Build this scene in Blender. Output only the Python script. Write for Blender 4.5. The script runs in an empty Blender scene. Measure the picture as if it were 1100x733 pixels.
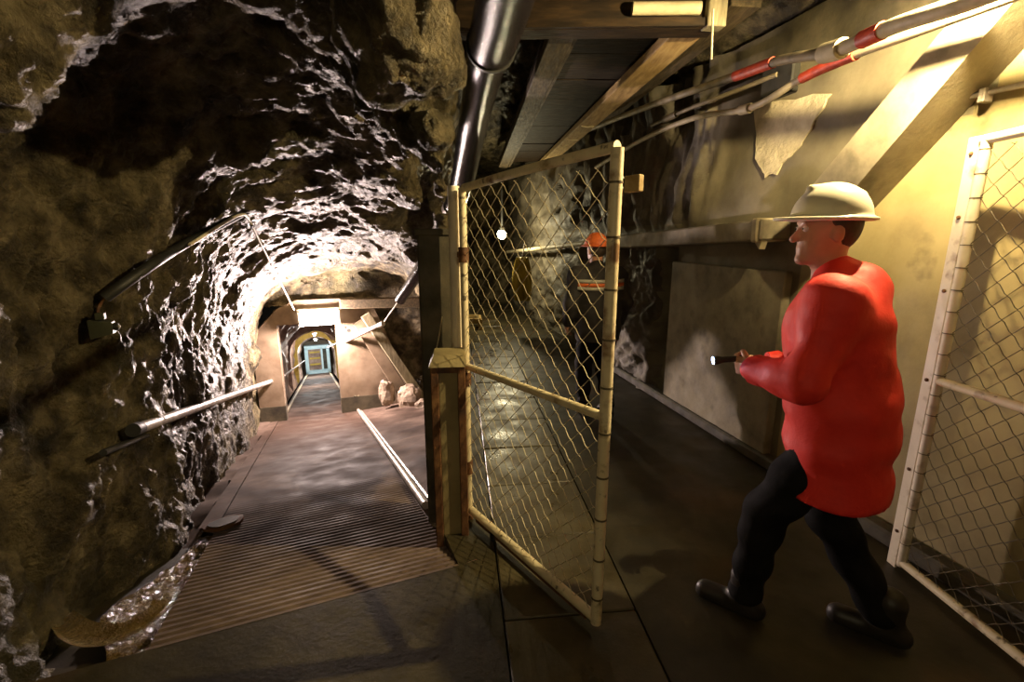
import bpy, bmesh, math, random
import numpy as np
from mathutils import Vector, Matrix
from mathutils.bvhtree import BVHTree

random.seed(7); RNG = np.random.RandomState(7)
SC = bpy.context.scene
COL = SC.collection

# ------------------------------------------------------------------ camera, world, exposure
F = 510.0; PITCH = math.radians(12.5); H = 1.70          # focal length in px of the 1100x733 frame
cam_d = bpy.data.cameras.new('camera'); cam_d.sensor_width = 36.0
cam_d.lens = 36.0 * F / 1100.0; cam_d.clip_start = 0.02; cam_d.clip_end = 200
cam = bpy.data.objects.new('camera', cam_d); COL.objects.link(cam)
cam.location = (0, 0, H); cam.rotation_euler = (math.radians(90) - PITCH, 0, 0)
SC.camera = cam
world = bpy.data.worlds.new('world'); SC.world = world; world.use_nodes = True
world.node_tree.nodes['Background'].inputs[0].default_value = (1.0, 0.85, 0.62, 1)
world.node_tree.nodes['Background'].inputs[1].default_value = 0.004
SC.view_settings.view_transform = 'Standard'; SC.view_settings.look = 'None'
SC.view_settings.exposure = 0.0; SC.view_settings.gamma = 1.0
SC.view_settings.use_curve_mapping = False
SC.cycles.use_denoising = True
SC.cycles.max_bounces = 6
SC.cycles.sample_clamp_indirect = 4.0
WARM = (1.0, 0.80, 0.42); PINK = (1.0, 0.77, 0.70)

# ------------------------------------------------------------------ frames and rays
C0 = np.array([0, 0, H])
def ray(u, v):
    x = (u - 550) / F; y = -(v - 366.5) / F
    return np.array([x, math.cos(PITCH) + y * math.sin(PITCH), -math.sin(PITCH) + y * math.cos(PITCH)])
def onz(u, v, z=0.0):
    d = ray(u, v); return C0 + d * ((z - H) / d[2])
def onplane(u, v, p, n):
    d = ray(u, v); p = np.array(p, float); n = np.array(n, float)
    return C0 + d * (((p - C0) @ n) / (d @ n))
def atY(u, v, Y):
    d = ray(u, v); return C0 + d * (Y / d[1])
UP = np.array([0, 0, 1.0])
AZT = math.radians(-22.8); TT = np.array([math.sin(AZT), math.cos(AZT), 0]); TR = np.array([TT[1], -TT[0], 0])
TO = np.array([-0.705, 2.013, 0.0]); SLOPE = 0.228
def T(s, r, h=0.0):                       # point of the sloping gallery: along, across, height over the ramp
    p = TO + s * TT + r * TR; p = p.copy(); p[2] = -SLOPE * s + h; return p
def TZ(s, r, z):
    p = TO + s * TT + r * TR; p = p.copy(); p[2] = z; return p
AZW = math.radians(-13); WW = np.array([math.sin(AZW), math.cos(AZW), 0]); WN = np.array([-WW[1], WW[0], 0])
W0 = np.array([2.2, 2.3, 0.0])
def W(a, z, off=0.0):                     # point on the right wall: along, height, distance into the room
    p = W0 + a * WW + off * WN; p = p.copy(); p[2] = z; return p
def onW(u, v, off=0.0): return onplane(u, v, W0 + off * WN, WN)
AZC = math.radians(-6.4); CC = np.array([math.sin(AZC), math.cos(AZC), 0]); CR = np.array([CC[1], -CC[0], 0])

# ------------------------------------------------------------------ numpy noise
def _hash(ix, iy, iz, seed):
    h = (ix.astype(np.int64) * 374761393 + iy.astype(np.int64) * 668265263 + iz.astype(np.int64) * 1274126177 + seed * 69069) & 0xFFFFFFFF
    h = ((h ^ (h >> 13)) * 1274126177) & 0xFFFFFFFF
    h = h ^ (h >> 16)
    return (h & 0xFFFF).astype(np.float32) / 32768.0 - 1.0
def vnoise(P, seed=0):
    i = np.floor(P).astype(np.int32); f = (P - i).astype(np.float32)
    f = f * f * f * (f * (f * 6 - 15) + 10)
    x, y, z = i[:, 0], i[:, 1], i[:, 2]; fx, fy, fz = f[:, 0], f[:, 1], f[:, 2]
    def L(a, b, t): return a + (b - a) * t
    c = lambda a, b, d: _hash(x + a, y + b, z + d, seed)
    return L(L(L(c(0,0,0), c(1,0,0), fx), L(c(0,1,0), c(1,1,0), fx), fy),
             L(L(c(0,0,1), c(1,0,1), fx), L(c(0,1,1), c(1,1,1), fx), fy), fz)
ROT = np.array([[0.36, 0.48, -0.8], [-0.8, 0.6, 0.0], [0.48, 0.64, 0.6]])
def fbm(P, octs=3, seed=0, gain=0.5, ridged=False):
    out = 0; a = 1.0; Q = P @ ROT
    for k in range(octs):
        n = vnoise(Q, seed + k)
        out = out + a * ((1 - 2 * np.abs(n)) if ridged else n)
        Q = (Q @ ROT) * 2.03 + 13.7; a *= gain
    return out
def smin(a, b, k):
    h = np.clip(0.5 + 0.5 * (b - a) / k, 0, 1)
    return b + (a - b) * h - k * h * (1 - h)

def surface_net(fn, lo, hi, h):
    """mesh of fn(P) = 0 over a grid; returns verts (n,3), quads (m,4) with normals to fn > 0"""
    lo = np.array(lo, float); n = np.ceil((np.array(hi) - lo) / h).astype(int) + 1
    nx, ny, nz = n
    Fv = np.empty((nx, ny, nz), np.float32)
    ys = lo[1] + np.arange(ny) * h; zs = lo[2] + np.arange(nz) * h
    YY, ZZ = np.meshgrid(ys, zs, indexing='ij')
    step = max(1, int(600000 // (ny * nz)))
    for i0 in range(0, nx, step):
        i1 = min(nx, i0 + step); m = i1 - i0
        P = np.empty((m, ny, nz, 3), np.float32)
        P[..., 0] = (lo[0] + np.arange(i0, i1) * h)[:, None, None]; P[..., 1] = YY; P[..., 2] = ZZ
        Fv[i0:i1] = fn(P.reshape(-1, 3)).reshape(m, ny, nz)
    S = Fv < 0
    c = np.zeros((nx - 1, ny - 1, nz - 1), np.int8)
    for dx in (0, 1):
        for dy in (0, 1):
            for dz in (0, 1):
                c += S[dx:nx - 1 + dx, dy:ny - 1 + dy, dz:nz - 1 + dz]
    act = (c > 0) & (c < 8)
    ii = np.argwhere(act); idx = -np.ones(act.shape, np.int32); idx[act] = np.arange(len(ii))
    acc = np.zeros((len(ii), 3)); cnt = np.zeros(len(ii))
    cor = [(a, b, d) for a in (0, 1) for b in (0, 1) for d in (0, 1)]
    for a in cor:
        for ax in range(3):
            if a[ax] == 0:
                b = list(a); b[ax] = 1
                fa = Fv[ii[:, 0] + a[0], ii[:, 1] + a[1], ii[:, 2] + a[2]]
                fb = Fv[ii[:, 0] + b[0], ii[:, 1] + b[1], ii[:, 2] + b[2]]
                m = (fa < 0) != (fb < 0); t = fa[m] / (fa[m] - fb[m])
                p = np.tile(np.array(a, float), (m.sum(), 1)); p[:, ax] = t
                acc[m] += p; cnt[m] += 1
    V = lo + (ii + acc / cnt[:, None]) * h
    quads = []
    for ax in range(3):
        o1, o2 = [(1, 2), (2, 0), (0, 1)][ax]
        sl0 = [slice(None)] * 3; sl1 = [slice(None)] * 3
        sl0[ax] = slice(0, -1); sl1[ax] = slice(1, None)
        A, B = S[tuple(sl0)], S[tuple(sl1)]
        e = np.argwhere(A != B)
        ok = (e[:, o1] > 0) & (e[:, o2] > 0) & (e[:, o1] < n[o1] - 1) & (e[:, o2] < n[o2] - 1)
        e = e[ok]; fl = A[e[:, 0], e[:, 1], e[:, 2]]
        def cell(d1, d2):
            k = e.copy(); k[:, o1] -= d1; k[:, o2] -= d2
            return idx[k[:, 0], k[:, 1], k[:, 2]]
        q = np.stack([cell(1, 1), cell(0, 1), cell(0, 0), cell(1, 0)], 1)
        q[~fl] = q[~fl][:, ::-1]
        quads.append(q)
    Q = np.concatenate(quads); Q = Q[(Q >= 0).all(1)]
    return V, Q
def subdivide(V, Q):
    E = np.concatenate([Q[:, [0, 1]], Q[:, [1, 2]], Q[:, [2, 3]], Q[:, [3, 0]]]); Es = np.sort(E, 1)
    key = Es[:, 0].astype(np.int64) * len(V) + Es[:, 1]
    u, inv = np.unique(key, return_inverse=True)
    ea, eb = u // len(V), u % len(V)
    em = (V[ea] + V[eb]) / 2; fc = V[Q].mean(1)
    n0 = len(V); n1 = n0 + len(em); m = len(Q)
    e0, e1, e2, e3 = [inv[k * m:(k + 1) * m] + n0 for k in range(4)]; f = np.arange(m) + n1
    Q2 = np.concatenate([np.stack([Q[:, 0], e0, f, e3], 1), np.stack([Q[:, 1], e1, f, e0], 1),
                         np.stack([Q[:, 2], e2, f, e1], 1), np.stack([Q[:, 3], e3, f, e2], 1)])
    return np.concatenate([V, em, fc]), Q2
def vnormals(V, Q):
    n = np.cross(V[Q[:, 2]] - V[Q[:, 0]], V[Q[:, 3]] - V[Q[:, 1]])
    N = np.zeros_like(V)
    for k in range(4):
        for ax in range(3): N[:, ax] += np.bincount(Q[:, k], n[:, ax], len(V))
    return N / np.maximum(np.linalg.norm(N, axis=1, keepdims=True), 1e-9)

# ------------------------------------------------------------------ objects
LOC = {}
def tag(o, label=None, cat=None, group=None, kind=None):
    if label: o['label'] = label
    if cat: o['category'] = cat
    if group: o['group'] = group
    if kind: o['kind'] = kind
    return o
def thing(name, label, cat, loc, group=None):
    o = bpy.data.objects.new(name, None); COL.objects.link(o); o.empty_display_size = 0.1
    o.location = loc; LOC[o.name] = np.array(loc, float); return tag(o, label, cat, group)
def mesh_obj(name, V, Fs, mat, parent=None, smooth=False, origin=None):
    V = np.array(V, float)
    if parent is not None: off = LOC[parent.name]
    elif origin is not None: off = np.array(origin, float)
    else:
        off = np.array([(V[:, 0].min() + V[:, 0].max()) / 2, (V[:, 1].min() + V[:, 1].max()) / 2, V[:, 2].min()])
    me = bpy.data.meshes.new(name)
    if isinstance(Fs, np.ndarray):
        k = Fs.shape[1]; m = len(Fs)
        me.vertices.add(len(V)); me.vertices.foreach_set('co', (V - off).astype(np.float32).ravel())
        me.loops.add(m * k); me.loops.foreach_set('vertex_index', Fs.astype(np.int32).ravel())
        me.polygons.add(m); me.polygons.foreach_set('loop_start', np.arange(0, m * k, k, dtype=np.int32))
        me.update(calc_edges=True)
    else:
        me.from_pydata([tuple(v) for v in (V - off)], [], [tuple(f) for f in Fs]); me.update()
    if smooth: me.polygons.foreach_set('use_smooth', np.ones(len(me.polygons), bool))
    mats = mat if isinstance(mat, (list, tuple)) else [mat]
    for m_ in mats: me.materials.append(m_)
    o = bpy.data.objects.new(name, me); COL.objects.link(o)
    if parent is not None:
        o.parent = parent; LOC[o.name] = LOC[parent.name]
    else:
        o.location = off; LOC[o.name] = off
    return o
class MB:
    def __init__(s): s.v = []; s.f = []; s.sm = False
    def add(s, V, Fs):
        b = len(s.v); s.v += [np.array(p, float) for p in V]; s.f += [tuple(i + b for i in f) for f in Fs]; return s
    def box(s, c, ax, ay, az, hx, hy, hz, bev=0.0):
        """oriented box: centre, three unit axes, half sizes; bevelled along edges by bev"""
        c = np.array(c, float); ax, ay, az = [np.array(k, float) / np.linalg.norm(k) for k in (ax, ay, az)]
        if bev <= 0:
            V = [c + ax * hx * i + ay * hy * j + az * hz * k for i in (-1, 1) for j in (-1, 1) for k in (-1, 1)]
            return s.add(V, [(0, 1, 3, 2), (4, 6, 7, 5), (0, 4, 5, 1), (2, 3, 7, 6), (0, 2, 6, 4), (1, 5, 7, 3)])
        bm = bmesh.new(); bmesh.ops.create_cube(bm, size=2)
        for v in bm.verts: v.co = Vector((v.co.x * hx, v.co.y * hy, v.co.z * hz))
        bmesh.ops.bevel(bm, geom=list(bm.edges), offset=bev, segments=1, affect='EDGES')
        bm.verts.index_update()
        s.add([c + ax * v.co.x + ay * v.co.y + az * v.co.z for v in bm.verts], [[v.index for v in f.verts] for f in bm.faces])
        bm.free(); return s
    def beam(s, a, b, w, h, up=UP, bev=0.0):
        a = np.array(a, float); b = np.array(b, float); d = b - a; L = np.linalg.norm(d); d = d / L
        x = np.cross(d, up); x = x / np.linalg.norm(x); u = np.cross(x, d)
        return s.box((a + b) / 2, d, x, u, L / 2, w / 2, h / 2, bev)
    def tube(s, path, rad, n=10, caps=True, closed=False):
        P = [np.array(p, float) for p in path]; m = len(P)
        rads = rad if hasattr(rad, '__len__') else [rad] * m
        rings = []; prev = None
        for i in range(m):
            d = P[min(i + 1, m - 1)] - P[max(i - 1, 0)]; d = d / (np.linalg.norm(d) + 1e-12)
            if prev is None:
                x = np.cross(d, UP if abs(d[2]) < 0.9 else np.array([1.0, 0, 0]))
            else: x = prev - d * (prev @ d)
            x = x / np.linalg.norm(x); prev = x; y = np.cross(d, x)
            rings.append([P[i] + rads[i] * (x * math.cos(t) + y * math.sin(t)) for t in [2 * math.pi * k / n for k in range(n)]])
        V = [p for r in rings for p in r]; Fs = []
        for i in range(m - 1):
            for k in range(n):
                k2 = (k + 1) % n; Fs.append((i * n + k, i * n + k2, (i + 1) * n + k2, (i + 1) * n + k))
        if caps: Fs += [tuple(range(n))[::-1], tuple(range((m - 1) * n, m * n))]
        return s.add(V, Fs)
    def prism(s, pts, vec):
        n = len(pts); vec = np.array(vec, float); A = [np.array(p, float) for p in pts]
        return s.add(A + [p + vec for p in A], [tuple(range(n))[::-1], tuple(range(n, 2 * n))] +
                     [(i, (i + 1) % n, n + (i + 1) % n, n + i) for i in range(n)])
    def lathe(s, c, axis, prof, n=20, sx=1.0):
        """prof: list of (radius, along axis)"""
        c = np.array(c, float); d = np.array(axis, float); d = d / np.linalg.norm(d)
        x = np.cross(d, UP if abs(d[2]) < 0.9 else np.array([0, 1.0, 0])); x /= np.linalg.norm(x); y = np.cross(d, x)
        V = [c + d * h + r * (x * math.cos(2 * math.pi * k / n) * sx + y * math.sin(2 * math.pi * k / n)) for r, h in prof for k in range(n)]
        Fs = []
        for i in range(len(prof) - 1):
            for k in range(n):
                k2 = (k + 1) % n; Fs.append((i * n + k, i * n + k2, (i + 1) * n + k2, (i + 1) * n + k))
        Fs += [tuple(range(n))[::-1], tuple(range((len(prof) - 1) * n, len(prof) * n))]
        return s.add(V, Fs)
    def build(s, name, mat, parent=None, smooth=False, origin=None):
        o = mesh_obj(name, s.v, s.f, mat, parent, False, origin)
        bm = bmesh.new(); bm.from_mesh(o.data); bmesh.ops.recalc_face_normals(bm, faces=bm.faces); bm.to_mesh(o.data); bm.free()
        if smooth:
            o.data.polygons.foreach_set('use_smooth', np.ones(len(o.data.polygons), bool))
            try: o.data.set_sharp_from_angle(angle=math.radians(40))
            except Exception: pass
        return o
def spline(pts, sub=6):
    P = [np.array(p, float) for p in pts]; out = []
    Q = [2 * P[0] - P[1]] + P + [2 * P[-1] - P[-2]]
    for i in range(1, len(Q) - 2):
        for k in range(sub):
            t = k / sub; a, b, c, d = Q[i - 1], Q[i], Q[i + 1], Q[i + 2]
            out.append(0.5 * ((2 * b) + (c - a) * t + (2 * a - 5 * b + 4 * c - d) * t * t + (3 * b - a - 3 * c + d) * t ** 3))
    out.append(P[-1]); return out
def point_light(name, loc, col, power, rad, spot=None, aim=None, blend=0.3):
    d = bpy.data.lights.new(name, 'SPOT' if spot else 'POINT'); d.color = col; d.energy = power; d.shadow_soft_size = rad
    o = bpy.data.objects.new(name, d); COL.objects.link(o); o.location = loc
    if spot:
        d.spot_size = math.radians(spot); d.spot_blend = blend
        o.rotation_euler = (Vector(aim) - Vector(loc)).to_track_quat('-Z', 'Y').to_euler()
    return o

# ------------------------------------------------------------------ materials
def material(name, stops, scale=3.0, rough=(0.5, 0.8), bump=0.3, bscale=None, metal=0.0, spec=0.5, detail=6.0,
             coat=0.0, coat_rough=0.1, stretch=(1, 1, 1), bdist=0.02, extra=None, stain=None):
    m = bpy.data.materials.new(name); m.use_nodes = True; nt = m.node_tree; N = nt.nodes; L = nt.links
    b = N['Principled BSDF']
    tc = N.new('ShaderNodeTexCoord'); mp = N.new('ShaderNodeMapping'); mp.inputs['Scale'].default_value = stretch
    geo = N.new('ShaderNodeNewGeometry')
    L.new(geo.outputs['Position'] , mp.inputs['Vector'])
    nz = N.new('ShaderNodeTexNoise'); nz.inputs['Scale'].default_value = scale; nz.inputs['Detail'].default_value = detail
    nz.inputs['Roughness'].default_value = 0.62
    L.new(mp.outputs[0], nz.inputs['Vector'])
    cr = N.new('ShaderNodeValToRGB'); el = cr.color_ramp.elements
    while len(el) < len(stops): el.new(0.5)
    for e, (p, c) in zip(el, stops): e.position = p; e.color = (*c, 1)
    L.new(nz.outputs['Fac'], cr.inputs['Fac'])
    col = cr.outputs['Color']
    if extra:                                     # second layer: (colour, scale, lo, hi, amount) of rust, moss, dirt
        for (c2, s2, lo, hi, amt) in extra:
            n2 = N.new('ShaderNodeTexNoise'); n2.inputs['Scale'].default_value = s2; n2.inputs['Detail'].default_value = 5
            L.new(mp.outputs[0], n2.inputs['Vector'])
            mr = N.new('ShaderNodeMapRange'); mr.inputs['From Min'].default_value = lo; mr.inputs['From Max'].default_value = hi
            mr.inputs['To Max'].default_value = amt
            L.new(n2.outputs['Fac'], mr.inputs['Value'])
            mx = N.new('ShaderNodeMix'); mx.data_type = 'RGBA'
            L.new(mr.outputs[0], mx.inputs['Factor']); L.new(col, mx.inputs['A']); mx.inputs['B'].default_value = (*c2, 1)
            col = mx.outputs['Result']
    if stain:                                     # wet stains: (centre, turn, half lengths, colour, amount, soft edge)
        for (c_, ang, hl, c2, amt, soft) in stain:
            sb_ = N.new('ShaderNodeVectorMath'); sb_.operation = 'SUBTRACT'; sb_.inputs[1].default_value = tuple(c_); L.new(geo.outputs['Position'], sb_.inputs[0])
            m2 = N.new('ShaderNodeMapping'); m2.vector_type = 'TEXTURE'; m2.inputs['Rotation'].default_value = (0, 0, ang); m2.inputs['Scale'].default_value = (hl[0], hl[1], 50)
            L.new(sb_.outputs[0], m2.inputs['Vector'])
            ln = N.new('ShaderNodeVectorMath'); ln.operation = 'LENGTH'; L.new(m2.outputs[0], ln.inputs[0])
            ad = N.new('ShaderNodeMath'); ad.operation = 'MULTIPLY_ADD'; L.new(nz.outputs['Fac'], ad.inputs[0]); ad.inputs[1].default_value = 0.9; L.new(ln.outputs['Value'], ad.inputs[2])
            mr = N.new('ShaderNodeMapRange'); mr.inputs['From Min'].default_value = 1.45 + soft; mr.inputs['From Max'].default_value = 1.45 - soft; mr.inputs['To Max'].default_value = amt
            L.new(ad.outputs[0], mr.inputs['Value'])
            mx = N.new('ShaderNodeMix'); mx.data_type = 'RGBA'; L.new(mr.outputs[0], mx.inputs['Factor']); L.new(col, mx.inputs['A']); mx.inputs['B'].default_value = (*c2, 1)
            col = mx.outputs['Result']
    L.new(col, b.inputs['Base Color'])
    n3 = N.new('ShaderNodeTexNoise'); n3.inputs['Scale'].default_value = scale * 2.3; n3.inputs['Detail'].default_value = 4
    L.new(mp.outputs[0], n3.inputs['Vector'])
    mr = N.new('ShaderNodeMapRange'); mr.inputs['From Min'].default_value = 0.3; mr.inputs['From Max'].default_value = 0.7
    mr.inputs['To Min'].default_value = rough[0]; mr.inputs['To Max'].default_value = rough[1]
    L.new(n3.outputs['Fac'], mr.inputs['Value']); L.new(mr.outputs[0], b.inputs['Roughness'])
    b.inputs['Metallic'].default_value = metal; b.inputs['Specular IOR Level'].default_value = spec
    b.inputs['Coat Weight'].default_value = coat; b.inputs['Coat Roughness'].default_value = coat_rough
    if bump > 0:
        n4 = N.new('ShaderNodeTexNoise'); n4.inputs['Scale'].default_value = bscale or scale * 5; n4.inputs['Detail'].default_value = 8
        n4.inputs['Roughness'].default_value = 0.65
        L.new(mp.outputs[0], n4.inputs['Vector'])
        bp = N.new('ShaderNodeBump'); bp.inputs['Strength'].default_value = bump; bp.inputs['Distance'].default_value = bdist
        L.new(n4.outputs['Fac'], bp.inputs['Height'])
        L.new(bp.outputs[0], b.inputs['Normal'])
        if coat > 0: L.new(bp.outputs[0], b.inputs['Coat Normal'])
    return m
def emitter(name, col, strength):
    m = bpy.data.materials.new(name); m.use_nodes = True; b = m.node_tree.nodes['Principled BSDF']
    b.inputs['Base Color'].default_value = (*col, 1); b.inputs['Emission Color'].default_value = (*col, 1)
    b.inputs['Emission Strength'].default_value = strength; return m
def cl(*a): return a
M = {}
M['rock'] = material('wet rock', [(0.34, (0.018, 0.014, 0.008)), (0.46, (0.085, 0.065, 0.033)), (0.54, (0.19, 0.15, 0.08)), (0.68, (0.36, 0.29, 0.17))],
                     scale=4.5, rough=(0.34, 0.66), bump=1.0, bscale=38, bdist=0.11, spec=0.45, detail=12,
                     extra=[((0.12, 0.11, 0.035), 1.1, 0.5, 0.68, 0.4), ((0.014, 0.010, 0.006), 2.2, 0.56, 0.64, 0.6)])
M['far_rock'] = material('gallery rock', [(0.3, (0.12, 0.07, 0.05)), (0.5, (0.32, 0.22, 0.17)), (0.7, (0.5, 0.38, 0.3))], scale=3, rough=(0.4, 0.8), bump=0.6, bscale=12)
M['floor'] = material('damp concrete floor', [(0.3, (0.013, 0.010, 0.004)), (0.5, (0.035, 0.028, 0.012)), (0.72, (0.068, 0.054, 0.025))], scale=1.7, rough=(0.35, 0.7),
                      bump=0.25, bscale=40, bdist=0.006, extra=[((0.12, 0.06, 0.02), 1.1, 0.56, 0.72, 0.5)])
M['slab'] = material('slab concrete', [(0.3, (0.026, 0.02, 0.009)), (0.5, (0.066, 0.053, 0.026)), (0.72, (0.12, 0.10, 0.052))], scale=2.2, rough=(0.22, 0.6),
                     bump=0.3, bscale=45, bdist=0.006, extra=[((0.13, 0.07, 0.02), 1.4, 0.55, 0.7, 0.5)])
M['ramp'] = material('wet ramp concrete', [(0.3, (0.06, 0.042, 0.033)), (0.5, (0.14, 0.10, 0.08)), (0.72, (0.23, 0.17, 0.135))], scale=1.6, rough=(0.6, 0.9),
                     bump=0.12, bscale=50, bdist=0.006, extra=[((0.03, 0.02, 0.015), 0.9, 0.52, 0.66, 0.75)], spec=0.06,
                     stain=[(T(2.35, 0.0), -AZT, (0.42, 0.75), (0.014, 0.008, 0.006), 0.88, 0.15), (T(5.2, -0.2), -AZT, (1.1, 3.2), (0.032, 0.018, 0.012), 0.85, 0.4)])
M['plaster'] = material('plastered wall', [(0.3, (0.17, 0.13, 0.055)), (0.5, (0.30, 0.24, 0.11)), (0.7, (0.38, 0.31, 0.15))], scale=1.8, rough=(0.6, 0.9),
                        bump=0.25, bscale=30, bdist=0.008, extra=[((0.06, 0.045, 0.02), 3.3, 0.62, 0.72, 0.7), ((0.10, 0.09, 0.06), 0.8, 0.5, 0.7, 0.5)])
M['greywall'] = material('grey stained render dimmed', [(0.3, (0.10, 0.083, 0.05)), (0.5, (0.17, 0.145, 0.09)), (0.7, (0.24, 0.205, 0.13))], scale=2.2, rough=(0.6, 0.9), bump=0.3, bscale=26, bdist=0.012,
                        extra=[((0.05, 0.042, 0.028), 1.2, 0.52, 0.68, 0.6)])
M['sprayed'] = material('sprayed concrete', [(0.3, (0.05, 0.042, 0.028)), (0.5, (0.12, 0.10, 0.068)), (0.7, (0.2, 0.175, 0.12))], scale=3.5, rough=(0.5, 0.85), bump=0.6, bscale=22, bdist=0.02,
                        extra=[((0.03, 0.026, 0.02), 1.6, 0.5, 0.62, 0.7)])
M['concrete'] = material('grey concrete', [(0.3, (0.16, 0.135, 0.09)), (0.5, (0.28, 0.24, 0.16)), (0.7, (0.38, 0.33, 0.22))], scale=4, rough=(0.6, 0.9), bump=0.35, bscale=40, bdist=0.008,
                         extra=[((0.05, 0.04, 0.025), 5, 0.6, 0.75, 0.6)])
M['bulkhead'] = material('bulkhead concrete', [(0.3, (0.10, 0.068, 0.04)), (0.5, (0.17, 0.12, 0.075)), (0.7, (0.22, 0.165, 0.11))], scale=3, rough=(0.6, 0.9), bump=0.3, bscale=30, bdist=0.008,
                         extra=[((0.1, 0.06, 0.03), 4, 0.58, 0.75, 0.6)])
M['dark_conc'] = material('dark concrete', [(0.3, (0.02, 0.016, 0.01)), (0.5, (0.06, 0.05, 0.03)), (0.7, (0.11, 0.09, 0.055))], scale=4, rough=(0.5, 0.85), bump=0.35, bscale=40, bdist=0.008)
M['paint'] = material('worn cream paint', [(0.28, (0.30, 0.22, 0.10)), (0.42, (0.66, 0.56, 0.35)), (0.7, (0.76, 0.67, 0.45))], scale=9, rough=(0.4, 0.65), bump=0.12, bscale=80, bdist=0.003,
                      extra=[((0.16, 0.06, 0.015), 7, 0.62, 0.72, 0.9), ((0.05, 0.035, 0.02), 23, 0.62, 0.7, 0.8)])
M['white_paint'] = material('chipped pale paint', [(0.28, (0.42, 0.34, 0.22)), (0.42, (0.70, 0.62, 0.48)), (0.7, (0.78, 0.70, 0.55))], scale=9, rough=(0.4, 0.65), bump=0.1, bscale=80, bdist=0.003,
                            extra=[((0.2, 0.09, 0.03), 8, 0.62, 0.72, 0.8)])
M['wire'] = material('galvanised wire', [(0.3, (0.34, 0.28, 0.17)), (0.6, (0.62, 0.54, 0.36))], scale=20, rough=(0.35, 0.6), bump=0, metal=0.25)
M['shadewire'] = material('wire darkened as unlit', [(0.3, (0.05, 0.04, 0.025)), (0.6, (0.14, 0.11, 0.06))], scale=20, rough=(0.45, 0.7), bump=0, metal=0.3)  # same wire, colour darkened for the backlit, unlit side of the right panel
M['rust'] = material('rusty steel', [(0.3, (0.035, 0.014, 0.006)), (0.5, (0.12, 0.05, 0.018)), (0.7, (0.22, 0.11, 0.04))], scale=9, rough=(0.6, 0.9), bump=0.4, bscale=60, bdist=0.005)
M['steel'] = material('grey steel pipe', [(0.3, (0.22, 0.19, 0.16)), (0.6, (0.48, 0.43, 0.38))], scale=8, rough=(0.3, 0.55), bump=0.1, bscale=60, bdist=0.003, metal=0.4,
                      extra=[((0.12, 0.06, 0.03), 6, 0.6, 0.72, 0.7)])
M['dullpipe'] = material('dusty pipe', [(0.3, (0.10, 0.08, 0.045)), (0.6, (0.26, 0.21, 0.12))], scale=7, rough=(0.5, 0.8), bump=0.2, bscale=50, bdist=0.005)
M['palepipe'] = material('pale lagged pipe', [(0.3, (0.34, 0.28, 0.17)), (0.6, (0.55, 0.47, 0.30))], scale=7, rough=(0.5, 0.8), bump=0.3, bscale=40, bdist=0.006)
M['red'] = material('red sleeve', [(0.3, (0.35, 0.03, 0.012)), (0.6, (0.60, 0.07, 0.025))], scale=12, rough=(0.4, 0.7), bump=0.2, bscale=60, bdist=0.003)
M['blackpipe'] = material('wet black pipe', [(0.3, (0.006, 0.005, 0.006)), (0.6, (0.016, 0.013, 0.015))], scale=9, rough=(0.12, 0.26), bump=0.45, bscale=70, bdist=0.006, spec=0.3)
M['black'] = material('black rubber', [(0.3, (0.008, 0.008, 0.007)), (0.6, (0.02, 0.019, 0.016))], scale=9, rough=(0.45, 0.7), bump=0.2, bscale=50, bdist=0.003)
M['green_box'] = material('dark green housing', [(0.3, (0.02, 0.022, 0.012)), (0.6, (0.05, 0.052, 0.03))], scale=9, rough=(0.4, 0.6), bump=0.1, bscale=50, bdist=0.002)
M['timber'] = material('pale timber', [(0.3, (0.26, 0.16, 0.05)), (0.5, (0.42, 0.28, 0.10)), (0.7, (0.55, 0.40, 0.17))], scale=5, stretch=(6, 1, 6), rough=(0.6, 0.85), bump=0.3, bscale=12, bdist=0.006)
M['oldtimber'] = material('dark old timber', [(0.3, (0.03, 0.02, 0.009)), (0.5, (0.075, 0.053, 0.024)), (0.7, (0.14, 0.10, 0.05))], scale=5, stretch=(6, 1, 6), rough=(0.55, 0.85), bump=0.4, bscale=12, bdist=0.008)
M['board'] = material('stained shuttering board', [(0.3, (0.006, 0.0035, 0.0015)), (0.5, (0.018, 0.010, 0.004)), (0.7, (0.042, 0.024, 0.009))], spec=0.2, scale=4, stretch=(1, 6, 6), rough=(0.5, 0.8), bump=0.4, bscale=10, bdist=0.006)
M['greytimber'] = material('grey timber', [(0.3, (0.10, 0.085, 0.05)), (0.5, (0.2, 0.17, 0.10)), (0.7, (0.3, 0.26, 0.16))], scale=5, stretch=(6, 6, 1), rough=(0.6, 0.85), bump=0.3, bscale=12, bdist=0.006)
M['water'] = material('muddy running water', [(0.3, (0.10, 0.06, 0.012)), (0.6, (0.20, 0.13, 0.035))], scale=5, rough=(0.10, 0.2), bump=1.0, bscale=34, bdist=0.05, spec=1.0)
M['render'] = material('bare pale render', [(0.3, (0.42, 0.36, 0.22)), (0.5, (0.6, 0.52, 0.34)), (0.7, (0.7, 0.62, 0.43))], scale=9, rough=(0.7, 0.9), bump=0.8, bscale=30, bdist=0.02)
M['cyan'] = material('pale blue paint', [(0.3, (0.5, 0.72, 0.76)), (0.6, (0.65, 0.84, 0.87))], scale=5, rough=(0.4, 0.6), bump=0.1)
M['yellow'] = material('yellow painted rib', [(0.3, (0.45, 0.30, 0.05)), (0.6, (0.65, 0.48, 0.10))], scale=5, rough=(0.5, 0.7), bump=0.2)
M['skin'] = material('skin', [(0.3, (0.42, 0.20, 0.12)), (0.6, (0.52, 0.27, 0.17))], scale=8, rough=(0.45, 0.6), bump=0.05, bscale=120, bdist=0.001)
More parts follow.
